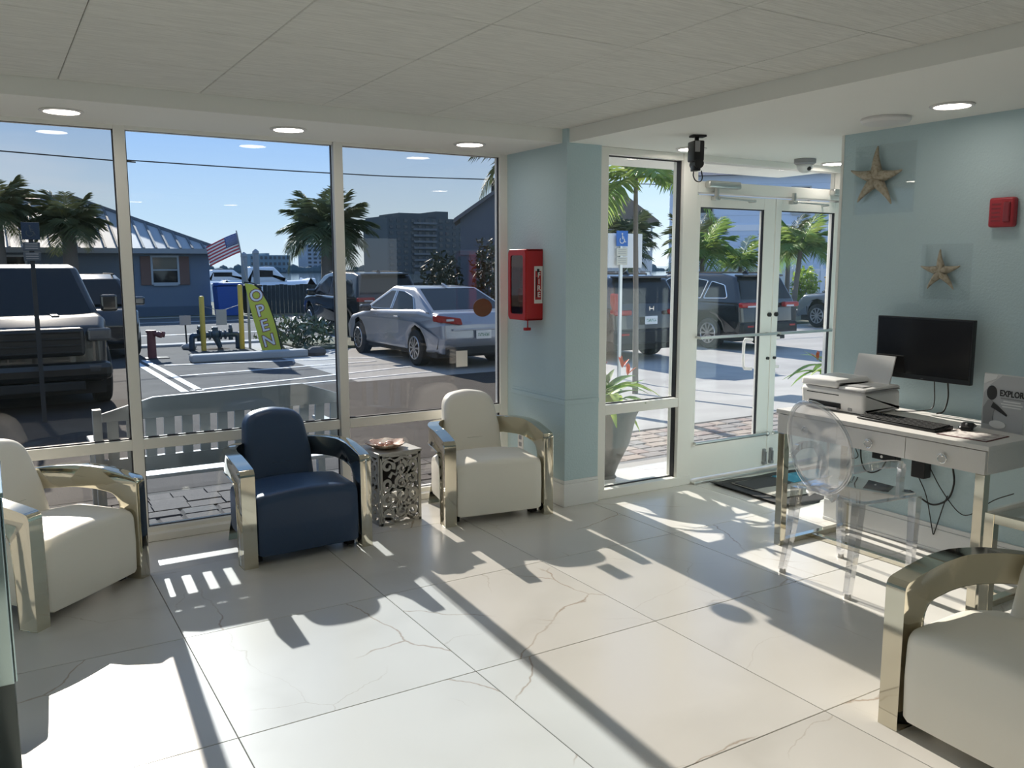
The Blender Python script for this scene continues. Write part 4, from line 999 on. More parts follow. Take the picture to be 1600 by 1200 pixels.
def suv_x(variant):
    def fx(t, W):
        if variant == 'tall':      # upright lamps beside the glass
            for s in (-1, 1):
                o = part(t, 'tail_lamp', (s*.80-.055, -2.33, .92), (s*.80+.055, -2.18, 1.32), M_TAIL, .03)
                part(t, 'tail_lamp', (s*.66-.20, -2.385, .90), (s*.66+.20, -2.30, 1.00), M_TAIL, .03)
            em = BX((-.055, -2.40, .985), (-.042, -2.386, 1.065)); box(em, (.042, -2.40, .985), (.055, -2.386, 1.065)); box(em, (-.045, -2.40, 1.015), (.045, -2.386, 1.028))
            new_obj('emblem', em, M_CHROME2, t)
        else:
            for s in (-1, 1):
                o = part(t, 'tail_lamp', (s*.66-.23, -2.39, .94), (s*.66+.23, -2.27, 1.05), M_TAIL, .03); part(t, 'reversing_lamp', (s*.60-.12, -2.395, .945), (s*.60+.12, -2.35, .985), M_LENS, .01, o)
        plate(t, 0, -2.396, .80, -1)
        part(t, 'rear_bumper', (-.84, -2.42, .34), (.84, -2.25, .62), M_BLACKM, .05); part(t, 'reflector', (-.74, -2.43, .52), (-.56, -2.41, .56), M_TAIL, .005); part(t, 'reflector', (.56, -2.43, .52), (.74, -2.41, .56), M_TAIL, .005)
        part(t, 'spoiler', (-.62, -2.14, 1.60), (.62, -1.86, 1.65), M_BLK, .02)
        bm = pillow(fillet([(-1.7, 1.655), (-1.45, 1.66), (-1.62, 1.75, .03)], 3), -.02, .02, .006, 'x', 1); new_obj('roof_antenna', bm, M_BLK, t)
        for s in (-1, 1):
            part(t, 'roof_rail', (s*.62-.015, -1.5, 1.655), (s*.62+.015, .35, 1.69), M_BLACKM, .01)
            part(t, 'door_mirror', (s*W-.02 if s > 0 else s*W-.22, .72, 1.02), (s*W+.22 if s > 0 else s*W+.02, .90, 1.20), M_BLK, .04)
    return fx
SUV_LOW = [(-2.28, .36, .06), (-2.38, .62, .08), (-2.34, .98, .08), (-2.26, 1.08, .06), (-.6, 1.06, .2), (1.0, 1.06, .2), (2.0, .98, .3), (2.30, .72, .15), (2.28, .30, .08)]
SUV_CAB = [(-2.27, 1.0), (-2.25, 1.09), (-1.98, 1.60, .10), (-1.6, 1.665, .3), (.0, 1.67, .4), (.55, 1.58, .3), (1.36, 1.0, .1)]
SUV_GL = [[(-1.92, 1.14, .05), (-1.76, 1.42, .10), (-1.34, 1.50, .06), (-1.20, 1.12, .03)], [(-1.10, 1.12, .03), (-1.22, 1.51, .03), (-.8, 1.555, .15), (-.30, 1.56, .02), (-.30, 1.115, .02)], [(-.21, 1.115, .02), (-.21, 1.56, .02), (.06, 1.55, .2), (.92, 1.10, .05)]]
def suv(label, loc, paint, variant, trim=None, rz=0):
    return car('black_crossover' if paint is M_BLK else 'grey_crossover', label, 'car', loc, rz, paint, SUV_LOW, SUV_CAB, .925, (-1.40, 1.34), .355, SUV_GL, ((-2.235, 1.12), (-2.02, 1.56)), ((1.28, 1.06), (.58, 1.56)), 1.05, 1.67, .2, suv_x(variant), trim)
suv('black crossover car with upright red tail lamps behind the side light', (10.95, 15.15, ZL), M_BLK, 'tall')
suv('black crossover car with chrome window trim seen through the left door leaf', (14.62, 15.45, ZL), M_BLK, 'wide', M_CHROME2)
suv('dark crossover car far out beyond the silver saloon, left in the right window', (8.75, 22.6, ZL+.01), M_BLK, 'wide')
suv('grey crossover car parked farthest right, seen through the right door leaf', (22.0, 15.75, ZL), M_GRY, 'wide')
suv('dark crossover car standing behind the pickup truck in the left window', (1.75, 20.75, ZL), M_BLK, 'tall', M_CHROME2, PI)

# ================================================================ STREET FURNITURE
M_YEL = mat('yellow_paint', (.62, .42, .06), .5); M_DKBLUE = mat('dark_blue_iron', (.03, .06, .10), .4, .2); M_RUST = mat('red_brown_iron', (.16, .045, .04), .55)
t = thing('standpipe', 'dark red fire standpipe beside the white stripes in the parking lot', 'standpipe', (2.76, 18.42, ZL))
new_obj('pipe', lathe([(.15, 0), (.15, .02), (.085, .03), (.08, .52), (.10, .53), (.10, .57), (.01, .58)], 16), M_RUST, t, 'auto')
bm = bmesh.new()
for dy, dx in ((-.1, .13), (.0, .19)): cyl(bm, (0, 0, .51), (dx, dy, .49), .05, seg=12); cyl(bm, (dx*.9, dy*.9, .492), (dx*1.35, dy*1.35, .475), .062, seg=12)
new_obj('hose_outlet', bm, M_RUST, t, 'auto'); new_obj('base_plate', BX((-.17, -.17, 0), (.30, .17, .018)), M_BLACKM, t)
t = thing('backflow_preventer', 'dark blue backflow pipe assembly with valves between two yellow posts', 'pipe valve', (4.29, 19.75, ZL))
bm = tube(bmesh.new(), curve([(-.50, 0, 0), (-.50, 0, .20), (-.485, 0, .29), (-.40, 0, .32), (.40, 0, .32), (.485, 0, .29), (.50, 0, .20), (.50, 0, 0)], 34), .062, 10); new_obj('pipe_run', bm, M_DKBLUE, t, True)
for x in (-.34, .34):
    v = CY((x, 0, .20), (x, 0, .46), .05, seg=10); cyl(v, (x-.02, 0, .44), (x+.02, 0, .44), .10, seg=12); new_obj('gate_valve', v, M_DKBLUE, t, 'auto')
for x in (-.22, -.12, .12, .22): new_obj('flange', CY((x-.015, 0, .32), (x+.015, 0, .32), .105, seg=14), M_DKBLUE, t, 'auto')
new_obj('check_valve', box(sph(bmesh.new(), (0, 0, .34), .13, 12, 8, (1, .8, .8)), (-.06, -.06, .38), (.06, .06, .50), .01), M_DKBLUE, t)
new_obj('relief_valve', CY((0, 0, .30), (.10, -.02, .04), .075, .05, 10), M_DKBLUE, t, 'auto')
for x, zt, lb in ((-.295, 1.2, 'left'), (.54, 1.44, 'right')):
    t2 = thing('bollard', 'yellow steel guard post at the %s end of the blue backflow pipes' % lb, 'bollard', (4.29+x, 19.55, ZL), 0, 'yellow guard posts')
    new_obj('post', lathe([(.055, 0), (.055, zt-.03), (.04, zt-.005), (.01, zt)], 14), M_YEL, t2, 'auto')
t = thing('hanging_plate', 'small beige plate hung on a thin wire between the two yellow posts', 'sign', (4.40, 19.55, ZL))
new_obj('plate', BX((-.115, -.006, .55), (.115, .006, .89), .004), mat('beige_sign', (.40, .37, .36), .7), t)
new_obj('wire', tube(bmesh.new(), [(-.405, 0, .98), (-.1, 0, .89), (.1, 0, .89), (.43, 0, 1.0)], .006, 6), M_GPLAST, t)
t = thing('small_sign', 'small double beige sign on a thin black stake left of the yellow posts', 'sign', (3.75, 20.1, ZL))
new_obj('stake', CY((0, 0, 0), (-.02, 0, .76), .018, seg=8), M_BLACKM, t); new_obj('board', BX((-.135, -.02, .54), (.105, -.008, .75), .003), MATS['beige_sign'], t)
new_obj('base_stone', sph(bmesh.new(), (.04, 0, .05), .14, 10, 6, (1.2, 1, .6)), M_KERB, t, True)
tag(new_obj('wheel_stop', BX((3.27, 17.1, ZL), (5.55, 17.42, ZL+.15), .03), M_KERB), 'long pale concrete wheel stop in front of the yellow posts', 'wheel stop')
t = thing('rock', 'dark rock at the right end of the concrete wheel stop', 'rock', (5.78, 17.3, ZL)); new_obj('stone', sph(bmesh.new(), (0, 0, .07), .2, 9, 6, (1.1, .9, .6)), mat('dark_stone', (.10, .095, .09), .9), t)
tag(new_obj('mulch_bed', sph(bmesh.new(), (4.29, 19.75, ZL-.04), .5, 18, 8, (.78, .5, .16)), mat('brown_mulch', (.06, .04, .03), .95, bump=(40, .8))), 'low brown mulch mound under the blue backflow pipes', 'mulch')
# feather flag OPEN
t = thing('feather_flag', 'tilted yellow feather banner lettered OPEN beside the wheel stop', 'banner', (5.22, 18.6, ZL))
lean = -.235
def fl(x, z): return (x + lean*z, z)
ol = [fl(-.20, .02), fl(.21, .03), fl(.235, .6), fl(.20, 1.05), fl(.10, 1.36), fl(-.02, 1.46), fl(-.17, 1.48), fl(-.20, .9)]
new_obj('banner', pillow(ol, -.006, .006, 0, 'y'), mat('lime_yellow_cloth', (.62, .60, .07), .8), t)
pol = [(.225, 0, 0), (fl(.245, .6)[0], 0, .6), (fl(.215, 1.06)[0], 0, 1.06), (fl(.11, 1.38)[0], 0, 1.38), (fl(-.02, 1.49)[0], 0, 1.485), (fl(-.18, 1.5)[0], 0, 1.5)]
new_obj('pole', tube(bmesh.new(), curve(pol, 24), .016, 6), M_BLACKM, t)
M_OUT = mat('dark_red_outline', (.28, .07, .06), .7)
for k, ch in enumerate('OPEN'):
    z = 1.21 - k*.325; x = fl(.0, z)[0]; ty = math.radians(-13)
    text('letter_outline', ch, .35, M_OUT, t, (x, -.008, z), (PI/2, ty, 0), .001, .020, sx=1.0)
    text('letter', ch, .35, M_PAPER, t, (x, -.0105, z), (PI/2, ty, 0), .001, .003, sx=1.0)
# flag on a pole
t = thing('national_flag', 'stars and stripes flag flying from a slanted pole in front of the blue house', 'flag', (4.93, 19.5, ZL))
p0, p1 = Vector((.12, 0, 1.1)), Vector((-.135, 0, 2.62))
new_obj('pole', CY(p0, p1, .014, seg=8), M_GPLAST, t, 'auto')
new_obj('post', lathe([(.03, 0), (.028, 1.45), (.008, 1.47)], 10), M_GPLAST, t, 'auto').location = (.07, .05, 0)
M_FW = mat('flag_white', (.80, .78, .78), .8); M_FR = mat('flag_red', (.50, .06, .08), .8); M_FB = mat('flag_blue', (.05, .09, .26), .8)
ax = (p0 - p1).normalized(); h0 = p1 + ax*.05; FH = .43
def fp(u, v, o=0):     # u along the fly, v down the hoist
    drop = .16*u + .05*u*u
    return h0 + ax*(FH*v) + Vector((-.66*u, .035*math.sin(u*7 + v) + o, -drop*1.5))
def cloth(u0, u1, v0, v1, nu, mt, name, par, off=0):
    bm = bmesh.new(); L = [[bm.verts.new(fp(u0 + (u1-u0)*i/nu, v, off)) for v in (v0, v1)] for i in range(nu+1)]
    for a, b in zip(L, L[1:]): bm.faces.new((a[0], b[0], b[1], a[1]))
    solid(bm, .004); return new_obj(name, bm, mt, par, True)
for k in range(13):
    cloth(0, 1, k/13, (k+1)/13, 12, M_FR if k % 2 == 0 else M_FW, 'stripe', t)
can = cloth(0, .42, 0, 7/13, 6, M_FB, 'canton', t, -.008)
bm = bmesh.new()
for i in range(9):
    for j in range(6 if i % 2 == 0 else 5):
        c = fp(.42*(i+1)/10*.98, 7/13*(j + (.7 if i % 2 == 0 else 1.2))/6.4, -.0135); sph(bm, c, .008, 6, 4, (1, .3, 1))
new_obj('stars', bm, M_FW, can)
# bins, fence, pilings
t = thing('blue_dumpster', 'blue dumpster standing at the right corner of the house across the road', 'dumpster', (7.75, 33.2, ZL))
new_obj('bin', pillow(fillet([(-.42, 0, .04), (.42, 0, .04), (.48, 1.1, .05), (-.48, 1.1, .05)], 3), -.4, .4, .03, 'y', 2), mat('blue_bin', (.02, .09, .36), .5), t)
new_obj('lid', pillow(fillet([(-.5, 1.105, .02), (.5, 1.105, .02), (.42, 1.22, .05), (-.42, 1.22, .05)], 3), -.42, .42, .03, 'y', 2), MATS['blue_bin'], t)
t = thing('dark_bin', 'dark wheeled bin right of the blue dumpster', 'bin', (8.66, 33.3, ZL))
new_obj('bin', pillow(fillet([(-.26, .05, .04), (.26, .05, .04), (.32, 1.05, .04), (-.32, 1.05, .04)], 3), -.3, .3, .03, 'y', 2), M_BLACKM, t); new_obj('lid', BX((-.34, -.34, 1.06), (.34, .34, 1.13), .02), M_BLACKM, t)
M_FENCE = mat('dark_fence_wood', (.06, .07, .075), .9)
t = thing('dark_fence', 'dark board fence across the road, right of the bins', 'fence', (9.1, 33.3, ZL))
for k in range(44): new_obj('board', BX((k*.16+.005, -.012, 0), (k*.16+.155, .012, 1.12 + .02*math.sin(k*5.1)), 0), M_FENCE, t)
new_obj('cap_rail', BX((3.0, -.03, 1.14), (7.04, .03, 1.26)), mat('grey_cap', (.22, .25, .27), .8), t)
for x, z, lb in ((10.76, 2.15, 'left'), (11.33, 2.30, 'right')):
    t = thing('mooring_post', 'pale mooring post rising from the water, %s of two' % lb, 'post', (x, 42.5, ZL), 0, 'mooring posts')
    new_obj('shaft', lathe([(.16, -.1), (.15, z+.12), (.17, z+.14), (.15, z+.26), (.03, z+.36)], 12), mat('grey_pile', (.34, .36, .38), .8), t, 'auto')
# boats
def boat(label, x, y, L, h):
    t = thing('boat', label, 'boat', (x, y, -.9), 0, 'white boats in the marina')
    bm = pillow(fillet([(-L/2, 0, .1), (-L/2, h, .05), (L*.40, h*1.15, .3), (L/2, h*1.3, .1), (L*.38, 0, .2)], 4), -h*.9, h*.9, h*.4, 'y', 3); new_obj('hull', bm, mat('white_gelcoat', (.80, .80, .80), .2), t, 'auto')
    new_obj('deckhouse', pillow(fillet([(-L*.2, h, .05), (-L*.16, h*1.9, .15), (L*.08, h*1.9, .2), (L*.22, h*1.1, .1)], 4), -h*.6, h*.6, h*.2, 'y', 3), MATS['white_gelcoat'], t, 'auto')
    new_obj('cabin_window', BX((-L*.14, -h*.615, h*1.35), (L*.06, -h*.59, h*1.7)), M_GLASSD, t)
for i, (x, y, L, h, lb) in enumerate(((16.5, 60, 7, 1.25, 'white motor boat moored behind the fence, nearest of the boats'), (14.0, 74, 7, 1.0, 'low white boat lying left of the mooring posts'), (18.5, 80, 8, 1.1, 'white boat farther out right of the mooring posts'), (17.5, 100, 9, 1.2, 'farthest white boat in the marina'))): boat(lb, x, y, L, h)

# ================================================================ HOUSE ACROSS THE ROAD
M_SIDING = mat('blue_grey_siding', (.16, .20, .25), .85); M_METAL = mat('pale_metal_roof', (.40, .41, .41), .55, .1); M_SEAM = mat('dark_seam', (.12, .13, .14), .6); M_BRICK = mat('brown_shutter', (.20, .115, .09), .85)
t = thing('blue_house', 'blue-grey house with a ribbed metal hip roof across the road', 'house', (0, 34, ZL))
X0, X1, HE = -14.0, 7.30, 2.46
new_obj('wall', BX((X0, 0, 0), (X1, 9, HE)), M_SIDING, t)
new_obj('plinth', BX((X0-.02, -.03, 0), (X1+.02, .02, .35)), mat('dark_plinth', (.10, .13, .17), .9), t)
ov = .35; RP = 2.05; hy = 4.5
bm = bmesh.new()
A = [bm.verts.new(p) for p in ((X0-ov, -ov, HE), (X1+ov, -ov, HE), (X1+ov, 9+ov, HE), (X0-ov, 9+ov, HE))]
B = [bm.verts.new(p) for p in ((X0+hy, hy, HE+RP), (X1-hy+.4, hy, HE+RP))]
bm.faces.new((A[0], A[1], B[1], B[0])); bm.faces.new((A[1], A[2], B[1])); bm.faces.new((A[2], A[3], B[0], B[1])); bm.faces.new((A[3], A[0], B[0])); bm.faces.new((A[3], A[2], A[1], A[0]))
bmesh.ops.recalc_face_normals(bm, faces=bm.faces[:])
rf = new_obj('roof', bm, M_METAL, t)
sl = RP/(hy+ov)
for k in range(54):
    x = X1 + ov - .15 - k*.42
    if x < X0: break
    run = min(hy+ov, (X1+ov - x)*(hy+ov)/(hy+ov-.4))
    if run < .2: continue
    bm = bmesh.new(); z0 = HE; a = (x, -ov, z0+.02); b = (x, -ov+run, z0 + run*sl + .02)
    sq(bm, [a, b], .035); new_obj('roof_seam', bm, M_SEAM, rf)
bm = sq(bmesh.new(), [(X1+ov, -ov, HE+.02), (X1-hy+.4, hy, HE+RP+.03)], .06); new_obj('hip_cap', bm, M_SEAM, rf)
bm = sq(bmesh.new(), [(X0+hy, hy, HE+RP+.03), (X1-hy+.4, hy, HE+RP+.03)], .06); new_obj('ridge_cap', bm, M_SEAM, rf)
new_obj('gutter', BX((X0-ov, -ov-.1, HE-.16), (X1+ov, -ov, HE+.02)), mat('grey_gutter', (.30, .32, .33), .6), t)
def hwin(x0, x1, z0, z1, par):
    o = new_obj('window', BX((x0, -.04, z0), (x1, .02, z1)), M_GLASSD, par)
    fr = bmesh.new()
    for a, b in (((x0-.07, z0-.07), (x0, z1+.07)), ((x1, z0-.07), (x1+.07, z1+.07)), ((x0, z1), (x1, z1+.07)), ((x0, z0-.12), (x1, z0)), ((x0, (z0+z1)/2-.025), (x1, (z0+z1)/2+.025))): box(fr, (a[0], -.08, a[1]), (b[0], -.02, b[1]))
    new_obj('window_frame', fr, mat('grey_window_frame', (.42, .45, .46), .6), o)
hwin(5.28, 6.13, 1.24, 2.16, t); hwin(.2, 1.2, 1.24, 2.16, t); hwin(-3, -2, 1.24, 2.16, t)
for x in (4.86, 6.20): new_obj('shutter', BX((x, -.06, 1.15), (x+.36, -.01, 2.2), .01), M_BRICK, t)
new_obj('path_line', BX((3.0, -1.5, .005), (7.5, -1.38, .03)), M_KERB, t)

# ================================================================ PALMS AND PLANTS
M_FROND = [leafmat('frond_olive', (.085, .115, .05), (.13, .15, .06), 2, .6, .25), leafmat('frond_green', (.15, .27, .07), (.30, .38, .10), 2, .5, .5)]
M_TRUNK = mat('palm_bark', (.20, .17, .14), .95, bump=(25, .8))
FCACHE = {}
def frond_mesh(L, droop, mi, dens=26, leaf=.42):
    key = (L, droop, mi, dens, leaf)
    if key in FCACHE: return FCACHE[key]
    bm = bmesh.new(); N = 12
    def sp(s): return Vector((L*(s - .12*droop*s*s*s), 0, L*(.28*s - droop*.62*s*s)))
    tube(bm, [sp(i/N) for i in range(N+1)], [.018*L*(1-.85*i/N)*.7 for i in range(N+1)], 5)
    rnd = random.Random(5)
    for i in range(dens):
        s = .12 + .86*i/(dens-1); p = sp(s); tg = (sp(min(1, s+.03)) - sp(s-.03)).normalized()
        ln = L*leaf*(math.sin(PI*(.16 + .80*s))**.7)*rnd.uniform(.85, 1.1)
        for sd_ in (-1, 1):
            dirv = (tg*(.55 + .5*s) + Vector((0, sd_*1.0, .18 - .45*rnd.random()))).normalized()
            wv = tg*(L*.012)
            tip = p + dirv*ln + Vector((0, 0, -ln*.30)); mid = p + dirv*ln*.5 + Vector((0, 0, -ln*.03))
            a = [bm.verts.new(p - wv), bm.verts.new(p + wv), bm.verts.new(mid + wv*1.25), bm.verts.new(tip), bm.verts.new(mid - wv*1.25)]
            bm.faces.new(a)
    me = bpy.data.meshes.new('frond'); bm.to_mesh(me); bm.free(); me.materials.append(M_FROND[mi]); FCACHE[key] = me; return me
def palm(name, label, x, y, zg, zc, L, mi=0, n=20, tr=.13, lean=0, seed=1, dens=26, leaf=.42, hang=.75, group=None, up=70):
    t = thing(name, label, 'palm tree', (x, y, zg), 0, group); h = zc - zg; rnd = random.Random(seed)
    pts = curve([(0, 0, -.05), (lean*.3, 0, h*.4), (lean*.8, 0, h*.8), (lean, 0, h)], 14)
    bm = tube(bmesh.new(), pts, [tr*(1.25 - .45*i/14 + .05*(i % 2)) for i in range(15)], 10); new_obj('trunk', bm, M_TRUNK, t, True)
    for k in range(n):
        el = up - (up + 25)*((k + .5)/n)**.85*1.0; dr = .25 + hang*(k/n)
        dr = round(dr*4)/4
        inst('frond', frond_mesh(L, dr, mi, dens, leaf), t, (lean, 0, h), (0, math.radians(-el*.75), 2.399963*k + rnd.uniform(-.2, .2)), (rnd.uniform(.85, 1.1),)*3)
    return t
palm('sabal_palm', 'dark palm at the left picture edge behind the pickup truck', .40, 31.7, ZL, 3.25, 1.35, 0, 30, .22, 0, 3, 26, .5, 1.0)
palm('sabal_palm', 'dark palm in front of the metal roof, right of the palm at the picture edge', 2.45, 31.9, ZL, 2.9, 1.3, 0, 30, .22, 0, 9, 26, .5, 1.0)
palm('feather_palm', 'tall dark palm beyond the road behind the mullion of the middle and right window', 10.85, 30.9, ZL, 2.85, 2.0, 0, 32, .2, 0, 4, 30, .42, 1.0)
palm('coconut_palm', 'near green palm with long fronds at the top of the side light', 7.80, 9.4, zlot(9.4), 2.74, 1.3, 1, 13, .035, -.06, 6, 22, .30, .9)
palm('young_palm', 'small green palm on a slim pale trunk seen through the right door leaf', 22.15, 18.9, ZL, 2.15, 1.25, 1, 20, .075, .25, 8, 24, .45, .9)
palm('feather_palm', 'drooping palm high above the roof edge at the top right of the right window', 6.25, 9.5, zlot(9.5), 3.02, .95, 0, 16, .06, .0, 12, 24, .36, .9)
for i, (x, y, zc, L, mi) in enumerate(((18.6, 23.2, 1.85, 1.1, 0), (21.5, 22.4, 2.05, 1.4, 1), (20.9, 25.6, 2.7, 1.3, 0), (23.9, 22.9, 1.7, 1.05, 1), (25.4, 27, 2.5, 1.4, 0), (26.0, 22.5, 2.4, 1.2, 0))):
    lb = ('bushy palm left of the door post, in front of the pale house', 'bright green bushy palm behind the black crossover, in the left door leaf', 'tall palm behind the bright bushy palm', 'low light green palm at the right edge of the left door leaf', 'dark palm against the pale blue house wall', 'dark palm at the far right of the right door leaf')[i]
    palm('bushy_palm', lb, x, y, ZL, zc, L, mi, 18, .08, 0, 20+i, 20, .5, .9)
def shrub(name, label, x, y, z, rx, ry, rz_, n, mt, lf, seed=1, cat='shrub', stems=6):
    t = thing(name, label, cat, (x, y, z)); rnd = random.Random(seed); bm = bmesh.new()
    for k in range(n):
        while True:
            v = Vector((rnd.uniform(-1, 1), rnd.uniform(-1, 1), rnd.uniform(-1, 1)))
            if .25 < v.length < 1 + .15*math.sin(v.x*9 + v.z*7): break
        c = Vector((v.x*rx, v.y*ry, rz_ + v.z*rz_)); d1 = Vector((rnd.gauss(0, 1), rnd.gauss(0, 1), rnd.gauss(.3, 1))).normalized()*lf*rnd.uniform(.6, 1.3); d2 = d1.cross(Vector((rnd.gauss(0, 1), rnd.gauss(0, 1), rnd.gauss(0, 1)))).normalized()*lf*.38
        bm.faces.new([bm.verts.new(c - d1), bm.verts.new(c + d2), bm.verts.new(c + d1), bm.verts.new(c - d2)])
    stuff(new_obj('foliage', bm, mt, t))
    bm = bmesh.new()
    for k in range(stems): a = 2*PI*k/stems; tube(bm, curve([(0, 0, -.02), (rx*.2*math.cos(a), ry*.2*math.sin(a), rz_*.6), (rx*.6*math.cos(a), ry*.6*math.sin(a), rz_*1.4)], 5), .012*rz_ + .006, 5)
    new_obj('stems', bm, M_TRUNK, t); return t
M_LEAFG = leafmat('leaf_green', (.09, .19, .04), (.17, .28, .07), 4); M_LEAFD = mat('leaf_dark', (.035, .05, .028), .6, noise=(3, (.07, .075, .04), .4, .65)); M_LEAFB = leafmat('leaf_bright', (.22, .36, .06), (.36, .45, .10), 4); M_LEAFR = mat('leaf_olive', (.12, .09, .05), .6, noise=(3, (.06, .09, .04), .4, .65))
shrub('sea_grape', 'glossy green shrub beside the feather banner at the kerb', 6.0, 19.2, ZL, .95, .55, .38, 620, mat('leaf_gloss', (.05, .07, .04), .25, noise=(4, (.16, .20, .10), .4, .65)), .085, 2)
for i, (x, y, rx, rz_, mt, lb) in enumerate(((14.9, 29.5, .8, 1.2, M_LEAFD, 'dark rounded hedge bush left of the gabled house'), (16.5, 28.5, .8, 1.45, M_LEAFR, 'reddish dark hedge bush in front of the gabled house'), (18.1, 28.0, .8, 1.4, M_LEAFD, 'dark hedge bush beside the right frame of the right window'), (13.1, 31.0, .8, .8, M_LEAFR, 'low brownish bush behind the silver saloon'))):
    shrub('hedge_bush', lb, x, y, ZL, rx, rx, rz_, 900, mt, .13, 30+i)
for i, (x, y, rx, rz_, mt, lb) in enumerate(((19.3, 21.2, .95, .72, M_LEAFB, 'bright yellow-green bush behind the two black crossovers'), (17.3, 21.9, .8, .6, M_LEAFG, 'green bush left of the bright yellow-green bush'), (22.6, 21.4, 1.2, .62, M_LEAFG, 'green bush below the bushy palms in the left door leaf'), (27.6, 23.0, .6, .9, M_LEAFB, 'leafy bush behind the yellow box at the far right'), (20.6, 18.9, .42, .26, M_LEAFB, 'little bright bush at the foot of the slim palm'))):
    shrub('garden_bush', lb, x, y, ZL, rx, rx*.8, rz_, 700, mt, .12, 40+i)
# planters with red-orange bracts by the doors
M_URN = mat('grey_urn', (.06, .064, .062), .6, bump=(40, .2)); M_BRACT = mat('orange_bract', (.62, .10, .02), .5)
def leaf_mesh(L, wd, fold, name, mt, bend=.5):
    bm = bmesh.new(); N = 7; L_ = []
    for i in range(N+1):
        s = i/N; ww = wd*math.sin(PI*(s*.93+.05))**.8; x = L*s; z = L*(.35*s - bend*s*s)
        L_.append([bm.verts.new((x, -ww, z + fold*ww)), bm.verts.new((x, 0, z)), bm.verts.new((x, ww, z + fold*ww))])
    for a, b in zip(L_, L_[1:]):
        bm.faces.new((a[0], a[1], b[1], b[0])); bm.faces.new((a[1], a[2], b[2], b[1]))
    me = bpy.data.meshes.new(name); bm.to_mesh(me); bm.free(); me.materials.append(mt)
    for p in me.polygons: p.use_smooth = True
    return me
LF = [leaf_mesh(.40, .034, .3, 'leaf', M_LEAFG, .6), leaf_mesh(.36, .038, .3, 'leaf', M_LEAFB, .8), leaf_mesh(.30, .03, .2, 'leaf', M_LEAFG, .2)]
BR = leaf_mesh(.085, .014, .5, 'flower', M_BRACT, .1)
def planter(label, x, y, h, seed):
    t = thing('planter', label, 'planter', (x, y, ZP))
    new_obj('urn', lathe([(.10, 0), (.125, .02), (.12, .05), (.085, .10), (.11, .17), (.19, .34), (.235, h-.06), (.25, h-.03), (.25, h), (.215, h), (.2, h-.05), (.02, h-.05)], 28), M_URN, t, 'auto')
    new_obj('soil', CY((0, 0, h-.06), (0, 0, h-.035), .205, seg=24), mat('dark_soil', (.04, .03, .025), .95), t)
    rnd = random.Random(seed); pl = new_obj('stalks', tube(tube(bmesh.new(), [(.02, 0, h-.05), (.05, .02, h+.2)], .01, 6), [(-.03, .02, h-.05), (-.06, .0, h+.24)], .01, 6), M_LEAFG, t)
    for k in range(34): inst('leaf', LF[k % 3], pl, (rnd.uniform(-.07, .07), rnd.uniform(-.07, .07), h - .03 + rnd.uniform(0, .16)), (rnd.uniform(-.2, .2), rnd.uniform(-.9, .35), 2.4*k), (rnd.uniform(.8, 1.15),)*3)
    for k in range(6):
        a = 2.4*k + seed; px, py, pz = .17*math.cos(a), .17*math.sin(a), h + rnd.uniform(.12, .30)
        for q in range(4): inst('flower', BR, pl, (px, py, pz), (0, -.5 - .3*q, a + 1.57*q))
planter('grey urn of leafy plants with orange flowers left of the doors, behind the side light', 3.80, 4.93, .60, 3)
planter('grey urn of leafy plants with orange flowers right of the doors', 6.45, 4.98, .60, 5)
t = thing('outdoor_mat', 'grey ribbed mat lying on the pavers outside the doors', 'door mat', (4.95, 5.05, ZP+.004), math.radians(2))
new_obj('mat_body', BX((-.66, -.42, 0), (.66, .42, .012), .004), mat('grey_mat', (.20, .20, .20), .95, bump=(120, .6)), t); new_obj('mat_edge', BX((-.69, -.45, 0), (.69, .45, .006), .002), M_RUBBER, t)

# ================================================================ SIGNS
M_SBLUE = mat('sign_blue', (.02, .14, .48), .4)
def access_sign(label, x, y, zg, ztop, sc=1.0, board=None, blue=None, plate=None, post=None):
    t = thing('accessible_parking_sign', label, 'sign', (x, y, zg))
    new_obj('post', BX((-.025, .012, 0), (.025, .05, ztop-zg-.02)), post or M_BRUSH, t)
    W_ = .16*sc; H_ = .34*sc; zt = ztop - zg
    if board: new_obj('white_board', BX(*board, .004), M_PAPER, t)
    p = new_obj('sign_plate', BX((-W_, -.004, zt-H_), (W_, .008, zt), .003), blue or M_SBLUE, t)
    cx, cz = .0, zt - H_*.52; q = H_*.8; y_ = -.010
    bm = tube(bmesh.new(), [(cx - .02*q/.34 + .23*q*math.cos(a), y_, cz - .13*q + .23*q*math.sin(a)) for a in [PI*.75 + k*(PI*1.25)/14 for k in range(15)]], .032*q, 6)
    sph(bm, (cx - .04*q, y_, cz + .40*q), .075*q, 10, 7, (1, .3, 1))
    tube(bm, [(cx - .03*q, y_, cz + .30*q), (cx - .02*q, y_, cz + .0*q), (cx + .17*q, y_, cz - .01*q), (cx + .25*q, y_, cz - .27*q), (cx + .34*q, y_, cz - .24*q)], .04*q, 6)
    tube(bm, [(cx - .02*q, y_, cz + .15*q), (cx + .14*q, y_, cz + .13*q)], .032*q, 6)
    new_obj('wheelchair_symbol', bm, plate or M_PAPER, p)
    for k in range(2):
        z1 = zt - H_ - .03 - k*.20*sc; pl = new_obj('lower_plate', BX((-W_*.95, -.004, z1 - .17*sc), (W_*.95, .008, z1), .003), plate or mat('cream_plate', (.66, .63, .52), .6), t)
        for j in range(3): new_obj('print_line', BX((-W_*.7, -.006, z1 - .04*sc - j*.045*sc), (W_*.7, -.0035, z1 - .025*sc - j*.045*sc)), mat('faded_print', (.42, .40, .36), .7), pl)
    return t
